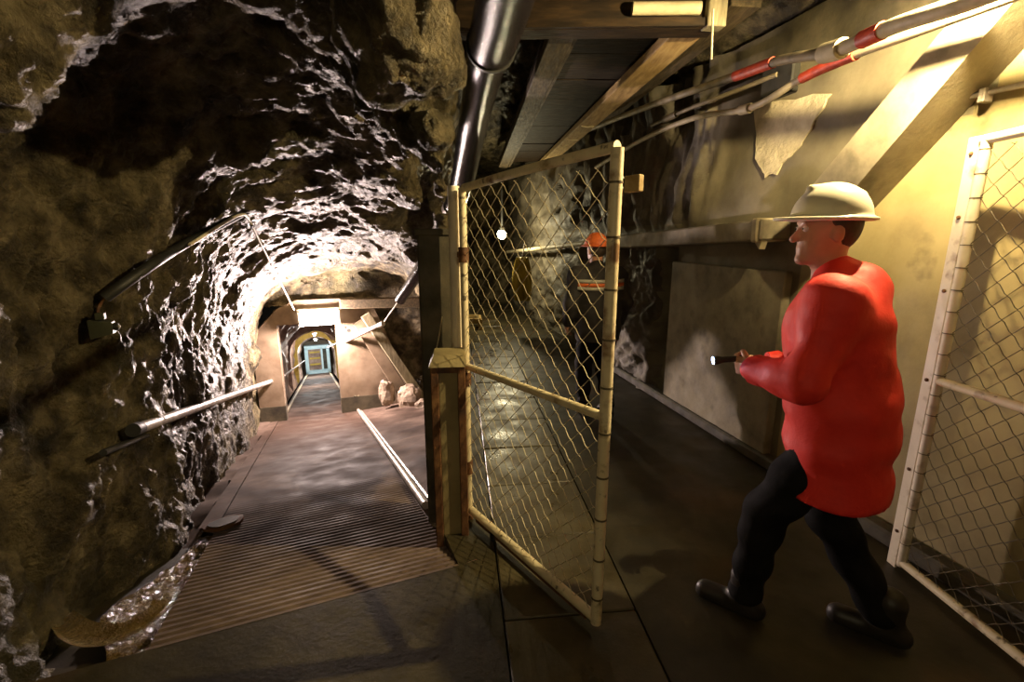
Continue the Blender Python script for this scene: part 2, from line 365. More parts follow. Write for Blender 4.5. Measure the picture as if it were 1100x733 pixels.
M['jacket'] = material('red jacket cloth', [(0.3, (0.72, 0.020, 0.012)), (0.6, (0.86, 0.036, 0.020))], scale=6, rough=(0.55, 0.75), bump=0.35, bscale=14, bdist=0.012)
M['trousers'] = material('black trousers cloth', [(0.3, (0.006, 0.006, 0.006)), (0.6, (0.014, 0.013, 0.013))], scale=6, rough=(0.7, 0.9), bump=0.3, bscale=16, bdist=0.01, spec=0.08)
M['leather'] = material('dark boot leather', [(0.3, (0.012, 0.009, 0.007)), (0.6, (0.03, 0.024, 0.018))], scale=8, rough=(0.4, 0.6), bump=0.2, bscale=40, bdist=0.003)
M['helmet'] = material('cream helmet shell', [(0.3, (0.72, 0.66, 0.50)), (0.6, (0.80, 0.75, 0.60))], scale=4, rough=(0.25, 0.4), bump=0)
M['orange'] = material('orange cloth', [(0.3, (0.55, 0.10, 0.02)), (0.6, (0.70, 0.15, 0.03))], scale=6, rough=(0.5, 0.7), bump=0.2)
M['reflect'] = material('grey reflective tape', [(0.3, (0.35, 0.32, 0.26)), (0.6, (0.45, 0.42, 0.34))], scale=6, rough=(0.3, 0.5), bump=0)
M['darkjacket'] = material('dark work jacket', [(0.3, (0.010, 0.008, 0.008)), (0.6, (0.022, 0.018, 0.016))], scale=6, rough=(0.7, 0.9), bump=0.3, bscale=16, bdist=0.01)
M['hair'] = material('dark hair', [(0.3, (0.02, 0.013, 0.008)), (0.6, (0.05, 0.032, 0.02))], scale=20, rough=(0.5, 0.7), bump=0.5, bscale=60, bdist=0.004)
M['eye'] = material('eye white', [(0.3, (0.7, 0.66, 0.6)), (0.6, (0.75, 0.7, 0.65))], scale=3, rough=(0.15, 0.2), bump=0)
M['iris'] = material('dark iris', [(0.3, (0.03, 0.02, 0.015)), (0.6, (0.05, 0.03, 0.02))], scale=3, rough=(0.15, 0.2), bump=0)
M['lamp_white'] = emitter('lit lamp glass', (1.0, 0.90, 0.84), 60)
M['lamp_warm'] = emitter('lit warm lamp glass', (1.0, 0.88, 0.55), 40)
M['led'] = emitter('blue white led', (0.45, 0.62, 1.0), 14)
M['stone'] = M['rock']
M['rubble'] = material('broken concrete rubble', [(0.3, (0.10, 0.07, 0.05)), (0.5, (0.24, 0.18, 0.13)), (0.7, (0.38, 0.30, 0.22))], scale=6, rough=(0.6, 0.9), bump=0.7, bscale=25, bdist=0.015)
M['yellowsheet'] = material('yellow plastic sheet', [(0.3, (0.40, 0.28, 0.04)), (0.6, (0.60, 0.44, 0.08))], scale=4, rough=(0.35, 0.6), bump=0.5, bscale=14, bdist=0.02)

# ================================================================== ROCK CAVE (air volume carved out of rock)
def seg(P, a, b, ra, rb):
    a = np.array(a, np.float32); b = np.array(b, np.float32); d = b - a; L2 = float(d @ d) + 1e-9
    t = np.clip(((P - a) @ d) / L2, 0, 1)
    return np.linalg.norm(P - a - t[:, None] * d, axis=1) - (ra + (rb - ra) * t)
PIPE_PX = [atY(556, -70, 1.93), atY(540, 8, 2.55), atY(521, 72, 3.2), atY(507, 140, 4.2), atY(494, 205, 5.1), atY(478, 240, 5.7), atY(452, 288, 6.3), atY(430, 322, 6.9)]
BULGE = atY(432, 20, 2.30) + np.array([0, 0, 0.03])
def cave_f(P):
    q = P - TO.astype(np.float32); s = q @ TT.astype(np.float32); r = q @ TR.astype(np.float32); z = P[:, 2]
    zf = -SLOPE * np.clip(s, 0, None)
    # sloping gallery
    k = np.clip((s - 0.4) / 5.0, 0, 1)
    rl = -1.12 - 0.24 * np.exp(-((s - 0.55) / 0.55) ** 2) + 0.08 * np.clip(-s, 0, 1); rr = 0.72 + 1.15 * k
    rc = (rl + rr) / 2; hw = (rr - rl) / 2
    zm = zf + 1.0; hh = 1.75 - 0.1 * np.clip((s - 3) / 4, 0, 1) + 0.02 * np.clip((2 - s) / 2, 0, 1)
    zz = np.clip(z - zm, 0, None) / hh; rr_ = np.abs(r - rc) / hw
    A = ((rr_ ** 2.6 + zz ** 2.6) ** (1 / 2.6) - 1) * np.minimum(hw, 1.4)
    A = np.maximum(A, s - 7.02)
    # corridor
    y = P[:, 1]; x = P[:, 0]
    xl = -0.335 - (y - 2.6) * 0.115; xr = 2.55 - (y - 2.3) * 0.2309
    hw2 = np.clip((xr - xl) / 2, 0.4, 5); xc = (xr + xl) / 2
    top = np.clip(3.42 - 0.02 * (y - 2.5), 2.45, 3.45)
    zz = np.clip(z - 1.2, 0, None) / (top - 1.2)
    B = (((np.abs(x - xc) / hw2) ** 5 + zz ** 5) ** 0.2 - 1) * 1.0
    B = np.maximum(np.maximum(B, y - 12.3), 2.3 - y)
    # chamber round the camera
    zz = np.clip(z - 1.1, 0, None) / (2.05 - 0.42 * np.clip((0.4 - x) / 0.8, 0, 1))
    xr = 2.60 - (y - 2.3) * 0.2309; xl = np.full_like(y, -1.65) - 0.2 * np.clip(1.5 - y, 0, 3)
    xc = (xl + xr) / 2; hw3 = (xr - xl) / 2
    Nn = (((np.abs(x - xc) / hw3) ** 4 + zz ** 4) ** 0.25 - 1) * 1.3
    Nn = np.maximum(np.maximum(np.maximum(Nn, y - 2.55), -2.2 - y), -1.08 - r)
    d = smin(smin(A, Nn, 0.35), B, 0.10)
    for k_ in range(1, 6): d = smin(d, seg(P, PIPE_PX[k_] - np.array([0.05, 0, 0.14]), PIPE_PX[k_ + 1] - np.array([0.05, 0, 0.14]), 0.44, 0.40), 0.2)
    # rugged relief, weaker against the plastered right wall
    m = np.abs(d) < 0.75
    n = np.zeros(len(d), np.float32)
    Pm = P[m]
    n[m] = 0.13 * fbm(Pm * 1.1, 2, 11) - 0.085 * fbm(Pm * 2.1, 3, 31, ridged=True) + 0.03
    wr = (P - W0.astype(np.float32)) @ WN.astype(np.float32)
    keep = np.clip((wr - 0.15) / 0.6, 0.0, 1)
    wedge = np.clip(((x + 0.32 + (y - 2.6) * 0.115) + 0.25) / 0.3, 0, 1) * (y > 2.4) * np.clip((0.9 - (x - (-0.335 - (y - 2.6) * 0.115))) / 0.5, 0, 1)
    n = n * (1 - 0.5 * np.clip((s + 1.0) / 2.0, 0, 1)) * keep * (1 - 0.8 * wedge * (z < 2.2))
    d = d + n
    bc_ = BULGE.astype(np.float32); bq = (P - bc_) / np.array([0.31, 0.36, 0.35], np.float32)
    bd = (np.linalg.norm(bq, axis=1) - 1) * 0.36
    d = -smin(-d, bd + np.where(np.abs(bd) < 0.3, 0.04, 0) * vnoise(P * 6, 5), 0.10)
    d = np.minimum(d, np.maximum(np.maximum(np.abs(r + 0.28) - 0.75, np.abs(s - 7.75) - 0.75), (z - zf) - 2.0))   # doorway cut
    for k_ in range(len(PIPE_PX) - 2): d = smin(d, seg(P, PIPE_PX[k_], PIPE_PX[k_ + 1], 0.22, 0.22), 0.05)
    for k_ in range(0, 5):
        pa, pb = [C0 + (p_ - C0) * (1 - 0.30 / np.linalg.norm(p_ - C0)) for p_ in PIPE_PX[k_:k_ + 2]]
        d = smin(d, seg(P, pa, pb, 0.19, 0.21), 0.04)
    xm = 0.50 - 0.09 * (y - 3.0)
    d = np.minimum(d, np.maximum(np.maximum(np.abs(x - xm) - 0.85, np.abs(z - 2.90) - 0.30), np.abs(y - 6.1) - 3.2))
    return np.maximum(d, (zf - 0.35) - z)
V, Q = surface_net(cave_f, (-4.9, -2.6, -2.3), (3.3, 12.8, 3.6), 0.05)
keepv = np.ones(len(V), bool)
V, Q = subdivide(V, Q)
Nv = vnormals(V, Q)
wr = (V - W0) @ WN; fade = np.clip((wr - 0.05) / 0.4, 0.15, 1)[:, None]
Vf = V.astype(np.float32)
blk = fbm(Vf * 2.6, 2, 53)
disp = 0.022 * fbm(Vf * 4.2, 3, 51, ridged=True) + 0.022 * fbm(Vf * 9.0, 2, 71) + 0.013 * fbm(Vf * 18.0, 1, 91, ridged=True)
disp = disp + 0.05 * (np.floor(blk * 4 + 0.35 * fbm(Vf * 7.0, 1, 97)) / 4 - blk)          # broken steps
sv = (V - TO) @ TT; calm = 1 - 0.45 * np.clip((sv - 1.2) / 2.0, 0, 1) * np.clip(((V - TO) @ TR * -1 + 2.2) / 0.5, 0, 1)
V = V + Nv * fade * (disp * calm)[:, None]
Q = Q[:, ::-1]                           # normals into the air
cs = V[Q].mean(1) - TO; sq = cs @ TT; rq = cs @ TR
Q = Q[~((sq > 6.72) & (np.abs(rq + 0.28) < 0.56) & (cs[:, 2] + SLOPE * sq < 1.80)) & ~((sq > 6.97) & (np.abs(rq + 0.28) < 0.80) & (cs[:, 2] + SLOPE * sq < 2.10))]
rock = mesh_obj('wall_rock', V, Q, M['rock'], smooth=True)
tag(rock, 'dark wet hewn rock arching over the gallery on the left', 'rock wall', kind='structure')
BV = BVHTree.FromPolygons([tuple(v) for v in V.tolist()], Q.tolist())
def hit(u, v, off=0.05):
    d = ray(u, v); d = d / np.linalg.norm(d)
    h_ = BV.ray_cast(Vector(C0), Vector(d))
    if h_[0] is None: return C0 + d * 4
    return np.array(h_[0]) - d * off

# ================================================================== FLOORS
ch_l0 = np.array([-0.007, 1.52, 0]); CHW = 0.625
def CH(d, e, z=0.0):                    # along the covered channel, across it
    p = ch_l0 + d * CC + e * CR; p = p.copy(); p[2] = z; return p
def ch_x(y): return ch_l0[0] - (y - 1.52) * math.tan(-AZC)
def left_x(y): return -0.38 - (y - 2.6) * 0.115
def strip_floor(parts): 
    b = MB()
    for poly in parts: b.prism([np.array([*p, -0.35]) for p in poly], (0, 0, 0.35))
    return b
brk = lambda r_: tuple(T(0, r_)[:2])
xo = CHW / math.cos(AZC)
fl = MB()
fl.prism([np.array([*p, -0.3]) for p in [(-3.0, -2.6), (ch_x(-2.6), -2.6), (ch_x(2.26), 2.26), brk(0.46), brk(-2.6)]], (0, 0, 0.3))
fl.prism([np.array([*p, -0.3]) for p in [brk(0.46), (ch_x(2.26), 2.26), (ch_x(12.6), 12.6), (left_x(12.6) - 0.1, 12.6), (-0.46, 2.62)]], (0, 0, 0.3))
fl.prism([np.array([*p, -0.3]) for p in [(ch_x(-2.6) + xo, -2.6), (3.6, -2.6), (2.0, 5.0), (0.8, 12.6), (ch_x(12.6) + xo, 12.6)]], (0, 0, 0.3))
fl.prism([np.array([*p, -0.3]) for p in [(ch_x(-2.6), -2.6), (ch_x(-2.6) + xo, -2.6), (ch_x(12.6) + xo, 12.6), (ch_x(12.6), 12.6)]], (0, 0, 0.21))
floor = tag(fl.build('floor', M['floor'], origin=(0, 0, 0)), 'dark damp concrete floor of the level corridor', 'floor', kind='structure')
# channel cover slabs, one by one
pitch = 0.594; g = 0.008
sb = MB().box((0, 0, -0.045), CC, CR, UP, pitch / 2 - g / 2, CHW / 2 - g, 0.045, 0.005)
proto = None
for k in range(-6, 18):
    c = CH(0.30 + k * pitch + pitch / 2, CHW / 2)
    if proto is None:
        proto = sb.build('slab', M['slab'], floor); o = proto
    else:
        o = proto.copy(); COL.objects.link(o); o.parent = floor
    o.location = (c[0], c[1], 0.002 + 0.006 * random.random()); o.rotation_euler = (random.uniform(-.006, .006), random.uniform(-.006, .006), 0)

# ramp, with cross grooves near its upper end and a gully on its left
rb = MB(); prof = [(-0.001, 0.0)]
s_ = 0.02; GP = 0.052
while s_ < 2.05:
    d_ = 0.008 * min(1, (2.05 - s_) / 0.6)
    prof += [(s_, 0.0), (s_ + 0.010, -d_), (s_ + 0.022, -d_), (s_ + 0.032, 0.0)]; s_ += GP
prof += [(s_, 0.0)] + [(x, 0.0) for x in np.arange(2.4, 7.2, 0.3)] + [(27.5, 0.0)]
def rampstrip(r0, r1, prof, dz=0.0, nr=1):
    V = []; Fs = []
    for (s, h) in prof:
        for j in range(nr + 1): V.append(T(s, r0 + (r1 - r0) * j / nr, h + dz))
    n = nr + 1
    for i in range(len(prof) - 1):
        for j in range(nr): Fs.append((i * n + j, i * n + j + 1, (i + 1) * n + j + 1, (i + 1) * n + j))
    return V, Fs
b = MB(); b.add(*rampstrip(-0.90, 0.46, prof))
ramp = tag(b.build('floor_ramp', M['ramp'], origin=(0, 0, 0)), 'concrete ramp with cross grooves sloping down the left gallery', 'ramp', kind='structure')
flat = [(x, 0.0) for x in np.arange(-0.02, 7.6, 0.1)]
def rough_strip(r0, r1, nr, amp, dz, s0=0.0, s1=7.5, ds=0.1, seed=3, taper=None):
    ss = np.arange(s0, s1 + 1e-6, ds); V = []; Fs = []
    for s in ss:
        for j in range(nr + 1):
            r1_ = r1(s) if callable(r1) else r1
            r = r0 + (r1_ - r0) * j / nr; p = T(s, r, dz)
            nn_ = fbm(np.array([[p[0] * 4, p[1] * 4, 0.3]], np.float32), 3, seed)[0]
            p[2] += amp * nn_ + (taper(j / nr, s) if taper else 0); V.append(p)
    n = nr + 1
    for i in range(len(ss) - 1):
        for j in range(nr): Fs.append((i * n + j, i * n + j + 1, (i + 1) * n + j + 1, (i + 1) * n + j))
    return V, Fs
b = MB(); b.add(*rough_strip(0.46, lambda s: 0.56 + 1.4 * min(1, max(0, (s - 0.2) / 5)), 14, 0.012, -0.006, s0=0.0, taper=lambda t, s: 0.10 * t * min(1, max(0, (s - 0.5) / 1.5))))
shelf = tag(b.build('floor_shelf', M['ramp'], smooth=True), 'rough pinkish concrete shelf right of the ramp', 'floor', kind='structure')
b = MB(); b.add(*rough_strip(-1.02, -1.6, 10, 0.035, 0.0, s0=1.3, ds=0.08, taper=lambda t, s: 0.10 * t * t - 0.12 * max(0, (1.9 - s) / 0.6)))
b.add(*rampstrip(-1.02, -0.90, [(s, 0.0) for s in np.arange(1.5, 7.6, 0.3)], dz=0.012))
bank = tag(b.build('floor_bank', M['ramp'], smooth=True), 'narrow earthy concrete verge between ramp and rock', 'floor', kind='structure')
b = MB(); b.add(*rampstrip(-2.3, -0.90, [(s, 0.0) for s in np.arange(-0.02, 2.5, 0.2)], dz=-0.10))
b.add([T(s_, -0.90, hh_) for s_ in (-0.02, 2.4) for hh_ in (-0.10, 0.0)], [(0, 1, 3, 2)])
gully = tag(b.build('floor_gully', M['floor']), 'dark sunken gully bed along the left rock foot', 'gully', kind='structure')
# running water in the gully
V = []; Fs = []; n = 14; ss = np.arange(0.0, 1.5, 0.03)
for s in ss:
    wl = -1.02 - 0.22 * math.exp(-((s - 0.55) / 0.38) ** 2) ; 
    for j in range(n + 1):
        r = -0.905 + (wl + 0.905) * j / n; p = T(s, r, -0.045)
        p[2] += 0.012 * fbm(np.array([[p[0] * 16, p[1] * 16, 2.0]], np.float32), 2, 8)[0] + 0.006 * math.sin(s * 60 + j); V.append(p)
for i in range(len(ss) - 1):
    for j in range(n): Fs.append((i * (n + 1) + j, i * (n + 1) + j + 1, (i + 1) * (n + 1) + j + 1, (i + 1) * (n + 1) + j))
wt = tag(MB().add(V, Fs).build('stream', M['water'], smooth=True), 'narrow muddy stream glinting along the ramp edge', 'water', kind='stuff')
# ochre muddy rim where the stream curls into the rock
path = [onz(185, 645, -0.07), onz(150, 672, -0.065), onz(115, 684, -0.06), onz(85, 680, -0.075), onz(66, 664, -0.085)]
b = MB(); pp = spline(path, 6); Vv = []; Fs = []
for i, p in enumerate(pp):
    t = i / (len(pp) - 1); d = pp[min(i + 1, len(pp) - 1)] - pp[max(i - 1, 0)]; d[2] = 0; d /= np.linalg.norm(d); sd = np.array([d[1], -d[0], 0]); wd = 0.045 + 0.02 * math.sin(t * 3.1)
    for j in range(7):
        e = (j - 3) / 3.0; Vv.append(p + sd * wd * e + UP * (0.02 * e * e - 0.01))
for i in range(len(pp) - 1):
    for j in range(6): Fs.append((i * 7 + j, i * 7 + j + 1, (i + 1) * 7 + j + 1, (i + 1) * 7 + j))
tag(b.add(Vv, Fs).build('mud_channel', M['water'], smooth=True), 'ochre mud trough curling away from the stream into the rock', 'mud', kind='stuff')

# ================================================================== RIGHT WALL
def sstep(a, b, x): t = np.clip((x - a) / (b - a), 0, 1); return t * t * (3 - 2 * t)
aa = np.concatenate([np.arange(-4.6, 1.0, 0.08), np.arange(1.0, 4.2, 0.025), np.arange(4.2, 9.8, 0.08)]); zz_ = np.concatenate([np.arange(-0.05, 3.15, 0.03)])
AG, ZG = np.meshgrid(aa, zz_, indexing='ij')
P2 = np.stack([AG.ravel(), ZG.ravel(), np.zeros(AG.size)], 1).astype(np.float32)
flat_n = 0.006 * fbm(P2 * 2.2, 3, 5)
folds = 0.085 * fbm(P2 * np.array([4.6, 0.9, 1], np.float32) + np.array([0.8, 0, 0], np.float32) * P2[:, 1:2], 3, 17, ridged=True) + 0.05 * fbm(P2 * 2.0, 3, 23)
roughn = 0.05 * fbm(P2 * 5, 4, 41, ridged=True) + 0.05 * fbm(P2 * 1.6, 2, 43)
fa = sstep(1.75, 2.4, P2[:, 0] + 0.25 * fbm(P2 * 1.5, 2, 61)) * sstep(1.70, 1.9, P2[:, 1])
fr = sstep(2.78, 2.84, P2[:, 0] + 0.03 * fbm(P2 * 4, 2, 63)) * (1 - sstep(1.60, 1.75, P2[:, 1]))
slot = sstep(2.50, 2.52, P2[:, 0]) * (1 - sstep(2.78, 2.84, P2[:, 0] + 0.03 * fbm(P2 * 4, 2, 63))) * (1 - sstep(1.55, 1.6, P2[:, 1]))
patch = ((P2[:, 0] > 0.95) & (P2[:, 0] < 1.66))
off = flat_n * (1 - fa) * (1 - fr) + fa * (0.03 + folds) + fr * (0.04 + roughn) - 0.26 * slot
Vw = W0 + P2[:, :1] * WW + off[:, None] * WN; Vw[:, 2] = P2[:, 1]
na, nz2 = len(aa), len(zz_); I = (np.arange(na - 1)[:, None] * nz2 + np.arange(nz2 - 1)).ravel()
Qw = np.stack([I, I + 1, I + nz2 + 1, I + nz2], 1)
wall = tag(mesh_obj('wall_right', Vw, Qw, M['plaster'], smooth=True), 'ochre plastered corridor wall with rough drapes of sprayed concrete', 'wall', kind='structure')
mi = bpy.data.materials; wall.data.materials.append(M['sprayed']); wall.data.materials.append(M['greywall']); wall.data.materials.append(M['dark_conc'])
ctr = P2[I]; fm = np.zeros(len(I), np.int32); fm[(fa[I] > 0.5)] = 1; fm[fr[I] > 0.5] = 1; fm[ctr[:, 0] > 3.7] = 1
ab = np.where(ctr[:, 1] > 1.65, 0.81 - (ctr[:, 1] - 1.65) * 1.147, 0.95); fm[(ctr[:, 0] > ab) & (fm == 0)] = 2  # greyer render past the beam, also darkened for the lamp's falloff
fm[(ctr[:, 1] > 2.80)] = 3  # top band coloured dark for the shade above the lamp
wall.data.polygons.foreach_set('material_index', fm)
b = MB(); b.beam(W(-4.6, 0.045, 0.05), W(9.5, 0.045, 0.05), 0.10, 0.09, bev=0.015)
tag(b.build('baseboard_right', M['dark_conc']), 'low concrete kerb along the foot of the right wall', 'kerb', kind='structure')
# pale triangle of bare render
tri = [onW(u_, v_, 0.0) for u_, v_ in ((811, 116), (840, 108), (893, 100), (880, 125), (868, 146), (858, 160), (846, 172), (836, 186), (823, 191), (819, 180), (812, 170), (814, 145))]
tri = [p + (q_ - p) * t_ + np.array([0, random.uniform(-.012, .012), random.uniform(-.014, .014)]) for p, q_ in zip(tri, tri[1:] + tri[:1]) for t_ in (0, 0.33, 0.67)]
tag(MB().prism([p - WN * 0.02 for p in tri], WN * 0.034).build('render_patch', M['render']), 'pale triangular patch of bare render on the right wall under the pipes', 'plaster patch')
# slab panel, ledge beam, diagonal beam, short conduit
b = MB(); b.box(W(1.78, 0.73, 0.03), WW, WN, UP, 0.72, 0.035, 0.725, 0.008)
t = tag(b.build('concrete_door', M['concrete']), 'upright flat concrete slab door on the right wall behind the red jacket', 'door')
ld = thing('concrete_ledge', 'long concrete ledge jutting from the right wall above the panel', 'ledge', W(2.2, 1.62, 0))
LA = W(1.13, 1.74, 0.11); LB = W(3.35, 1.635, 0.11)
MB().beam(LA, LB, 0.26, 0.14, bev=0.012).build('ledge_beam', M['concrete'], ld)
d_ = (LB - LA) / np.linalg.norm(LB - LA)
MB().beam(LA + d_ * 0.03, LA + d_ * 0.09, 0.285, 0.165, bev=0.01).build('end_band', M['palepipe'], ld)
MB().prism([LA + d_ * 0.02 + UP * -0.07 + WN * 0.10, LA + d_ * 0.10 + UP * -0.07 + WN * 0.10, LA + d_ * 0.04 + UP * -0.13 + WN * 0.10], -WN * 0.05).build('end_bracket', M['palepipe'], ld)
OFB = 0.26
q = [onW(1012, 33, OFB), onW(866, 207, OFB), onW(893, 232, OFB), onW(1065, 30, OFB)]
e1 = q[0] - q[1]; e2 = q[3] - q[2]
q = [q[0] + e1 * 0.30, q[1], q[2], q[3] + e2 * 0.30]
bq = MB().prism(q, -WN * (OFB + 0.02))
tag(bq.build('diagonal_beam', M['concrete']), 'thick pale concrete beam slanting down the right wall above the white helmet', 'beam')
cdt = thing('wall_conduit', 'short grey conduit clipped to the wall above the right mesh panel', 'conduit', onW(1075, 97, 0.03))
A_ = onW(1040, 104, 0.04); B_ = onW(1140, 82, 0.04)
MB().tube([A_, B_], 0.013, 10).build('tube', M['steel'], cdt, True)
cp = A_ + (B_ - A_) * 0.22
MB().box(cp - UP * 0.012, WW, WN, UP, 0.014, 0.03, 0.03, 0.004).build('clip', M['steel'], cdt)

# ================================================================== BULKHEAD WITH DOORWAY
SD = 6.95; TH = 0.5
def TP(pts, s=SD): return [TZ(s, r, -SLOPE * SD + h) for r, h in pts]
b = MB()
b.prism(TP([(-1.17, -0.3), (-0.76, -0.3), (-0.76, 1.76), (-1.17, 1.50)]), TT * TH)
b.prism(TP([(-1.17, 1.50), (-0.76, 1.76), (0.20, 1.76), (0.20, 2.18), (-0.42, 2.18), (-0.74, 2.04), (-1.10, 1.66)]), TT * TH)
b.prism(TP([(0.20, -0.3), (1.62, -0.3), (1.62, 0.1), (0.88, 2.02), (0.55, 2.18), (0.20, 2.18)]), TT * TH)
bulk = tag(b.build('wall_bulkhead', M['bulkhead']), 'ochre concrete bulkhead with a doorway at the foot of the ramp', 'wall', kind='structure')
# dark damp plinth band on the jambs
for r0, r1 in ((-1.18, -0.755), (0.195, 1.1)):
    MB().prism([TZ(SD - 0.006, r, -SLOPE * SD + h) for r, h in ((r0, -0.2), (r1, -0.2), (r1, 0.28), (r0, 0.30))], TT * (0.3)).build('plinth', M['dark_conc'], bulk)
for (r, h, rad) in ((0.37, 1.64, 0.02), (0.42, 1.58, 0.035)):
    MB().lathe(TZ(SD - 0.004, r, -SLOPE * SD + h), TT, [(rad, 0), (rad, 0.05)], 10).build('bolt_hole', M['black'], bulk)
# timber header right of the lamp
hd = MB().beam(TZ(SD - 0.2, 0.30, 0.53), TZ(SD - 0.5, 2.2, 0.50), 0.16, 0.17, bev=0.01)
tag(hd.build('timber_header', M['oldtimber']), 'brown timber header running right from the bright bulkhead lamp', 'beam')
# leaning boards at the right of the bulkhead
def atS(u, v, s):
    return onplane(u, v, TO + s * TT, TT)
lb = MB(); A_ = atS(392, 338, SD - 0.18); B_ = atS(462, 441, SD - 0.45)
tag(lb.beam(A_, B_, 0.07, 0.17, up=TR, bev=0.008).build('leaning_board', M['greytimber']), 'long board leaning diagonally against the bulkhead above the rubble', 'board')
lb = MB(); A_ = atS(385, 345, SD - 0.1); B_ = atS(438, 430, SD - 0.22)
tag(lb.beam(A_, B_, 0.05, 0.22, up=TR, bev=0.008).build('leaning_plank', M['bulkhead']), 'wider ochre plank lying behind the leaning board', 'board')
# rubble, stone by stone
def stone(name, c, size, label, seed, mat='rubble', group=None):
    bm = bmesh.new(); bmesh.ops.create_icosphere(bm, subdivisions=3, radius=1)
    V = np.array([v.co[:] for v in bm.verts]); Fs = [[v.index for v in f.verts] for f in bm.faces]; bm.free()
    n = fbm((V * 1.3 + seed * 7.1).astype(np.float32), 3, seed)
    V = np.sign(V) * np.abs(V) ** 0.8
    V = V * (1 + 0.22 * n)[:, None] * np.array(size); V = V + np.array(c)
    return tag(mesh_obj(name, V, Fs, M[mat], smooth=False), label, 'stone', group)
for k, (u, v, s, sz, lab) in enumerate([(440, 428, 6.35, (0.22, 0.22, 0.28), 'large rough rubble lump at the foot of the leaning board'),
                               (416, 422, 6.6, (0.15, 0.15, 0.26), 'paler rubble block left of the large lump beside the bulkhead'),
                               (434, 448, 5.95, (0.16, 0.15, 0.11), 'flat rubble stone in front of the large lump'),
                               (454, 438, 5.9, (0.13, 0.14, 0.14), 'small rubble stone right of the large lump')]):
    stone('rubble_stone', atS(u, v, s), sz, lab, k + 3, group='rubble by the bulkhead')
# silver conduit poking out of the bulkhead and its cable
cd = thing('silver_conduit', 'silver conduit stub poking out of the bulkhead right of the doorway', 'conduit', TZ(SD, 0.4, -0.3))
P0 = atS(371, 367, SD + 0.03); P1 = atS(412, 347, SD - 0.75)
MB().tube([P0, P1], 0.036, 12).build('tube', M['steel'], cd, True)
pc = atS(409, 349, SD - 0.72); dd = (P1 - P0) / np.linalg.norm(P1 - P0)
MB().tube([pc - dd * 0.05, pc + dd * 0.06], 0.048, 12).build('end_coupling', M['steel'], cd, True)
MB().tube(spline([P1, atS(418, 338, SD - 0.9), atS(427, 325, SD - 1.1), atS(440, 300, SD - 1.4)], 5), 0.012, 8).build('cable', M['steel'], cd, True)
MB().beam(atS(384, 355, SD - 0.05), atS(402, 352, SD - 0.4), 0.05, 0.05).build('bracket', M['black'], cd)

# ================================================================== FAR GALLERY BEYOND THE DOORWAY
V = []; Fs = []; n = 26; ss = np.concatenate([np.arange(7.2, 18, 0.2), np.arange(18, 27.6, 0.4)])
for s in ss:
    for k in range(n + 1):
        t = math.pi * (1.16 - 1.32 * k / n); w_ = 0.86; hh_ = 1.02
        r = -0.2 + w_ * np.sign(math.cos(t)) * abs(math.cos(t)) ** 0.75; h_ = 1.05 + 1.02 * (math.sin(t) if math.sin(t) > 0 else math.sin(t) * 2.2)
        p = T(s, r, h_); V.append(p)
V = np.array(V); C_ = np.array([T(s, -0.2, 1.05) for s in ss]).repeat(n + 1, 0); D_ = V - C_; D_ /= np.linalg.norm(D_, axis=1, keepdims=True)
V = V + D_ * (0.10 * fbm((V * 2.2).astype(np.float32), 3, 77, ridged=True) - 0.02)[:, None]
I = (np.arange(len(ss) - 1)[:, None] * (n + 1) + np.arange(n)).ravel()
Fq = np.stack([I, I + 1, I + n + 2, I + n + 1], 1)
tag(mesh_obj('wall_gallery', V, Fq, M['far_rock'], smooth=True), 'pinkish hewn gallery seen through the doorway', 'rock wall', kind='structure')
b = MB(); b.prism([T(27.4, -1.3, -0.2), T(27.4, 0.9, -0.2), T(27.4, 0.9, 2.6), T(27.4, -1.3, 2.6)], TT * 0.2)
tag(b.build('wall_end', M['bulkhead']), 'end wall of the far gallery', 'wall', kind='structure')
def rib(s, mat, name, label, th=0.12, wid=0.3, w_=0.78, top=1.95):
    b = MB(); P = []
    for k in range(15):
        t = math.pi * (1 - k / 14); P.append(T(s, -0.2 + w_ * math.cos(t), top - 0.75 + 0.75 * math.sin(t)))
    P = [T(s, -0.2 - w_, 0)] + P + [T(s, -0.2 + w_, 0)]
    Vv = []; Fs_ = []
    for p in P:
        c_ = T(s, -0.2, 1.0); o = p - c_; o = o / np.linalg.norm(o)
        Vv += [p - o * th, p + o * 0.3, p + o * 0.3 + TT * wid, p - o * th + TT * wid]
    for i in range(len(P) - 1):
        for j in range(4): Fs_.append((i * 4 + j, i * 4 + (j + 1) % 4, (i + 1) * 4 + (j + 1) % 4, (i + 1) * 4 + j))
    b.add(Vv, Fs_); return tag(b.build(name, M[mat]), label, 'arch')
rib(14.0, 'far_rock', 'lining_arch', 'pinkish rough lining arch inside the doorway', 0.02, 0.6)
rib(18.5, 'yellow', 'lining_arch', 'yellow lining arch deeper in the far gallery', 0.06, 0.8)
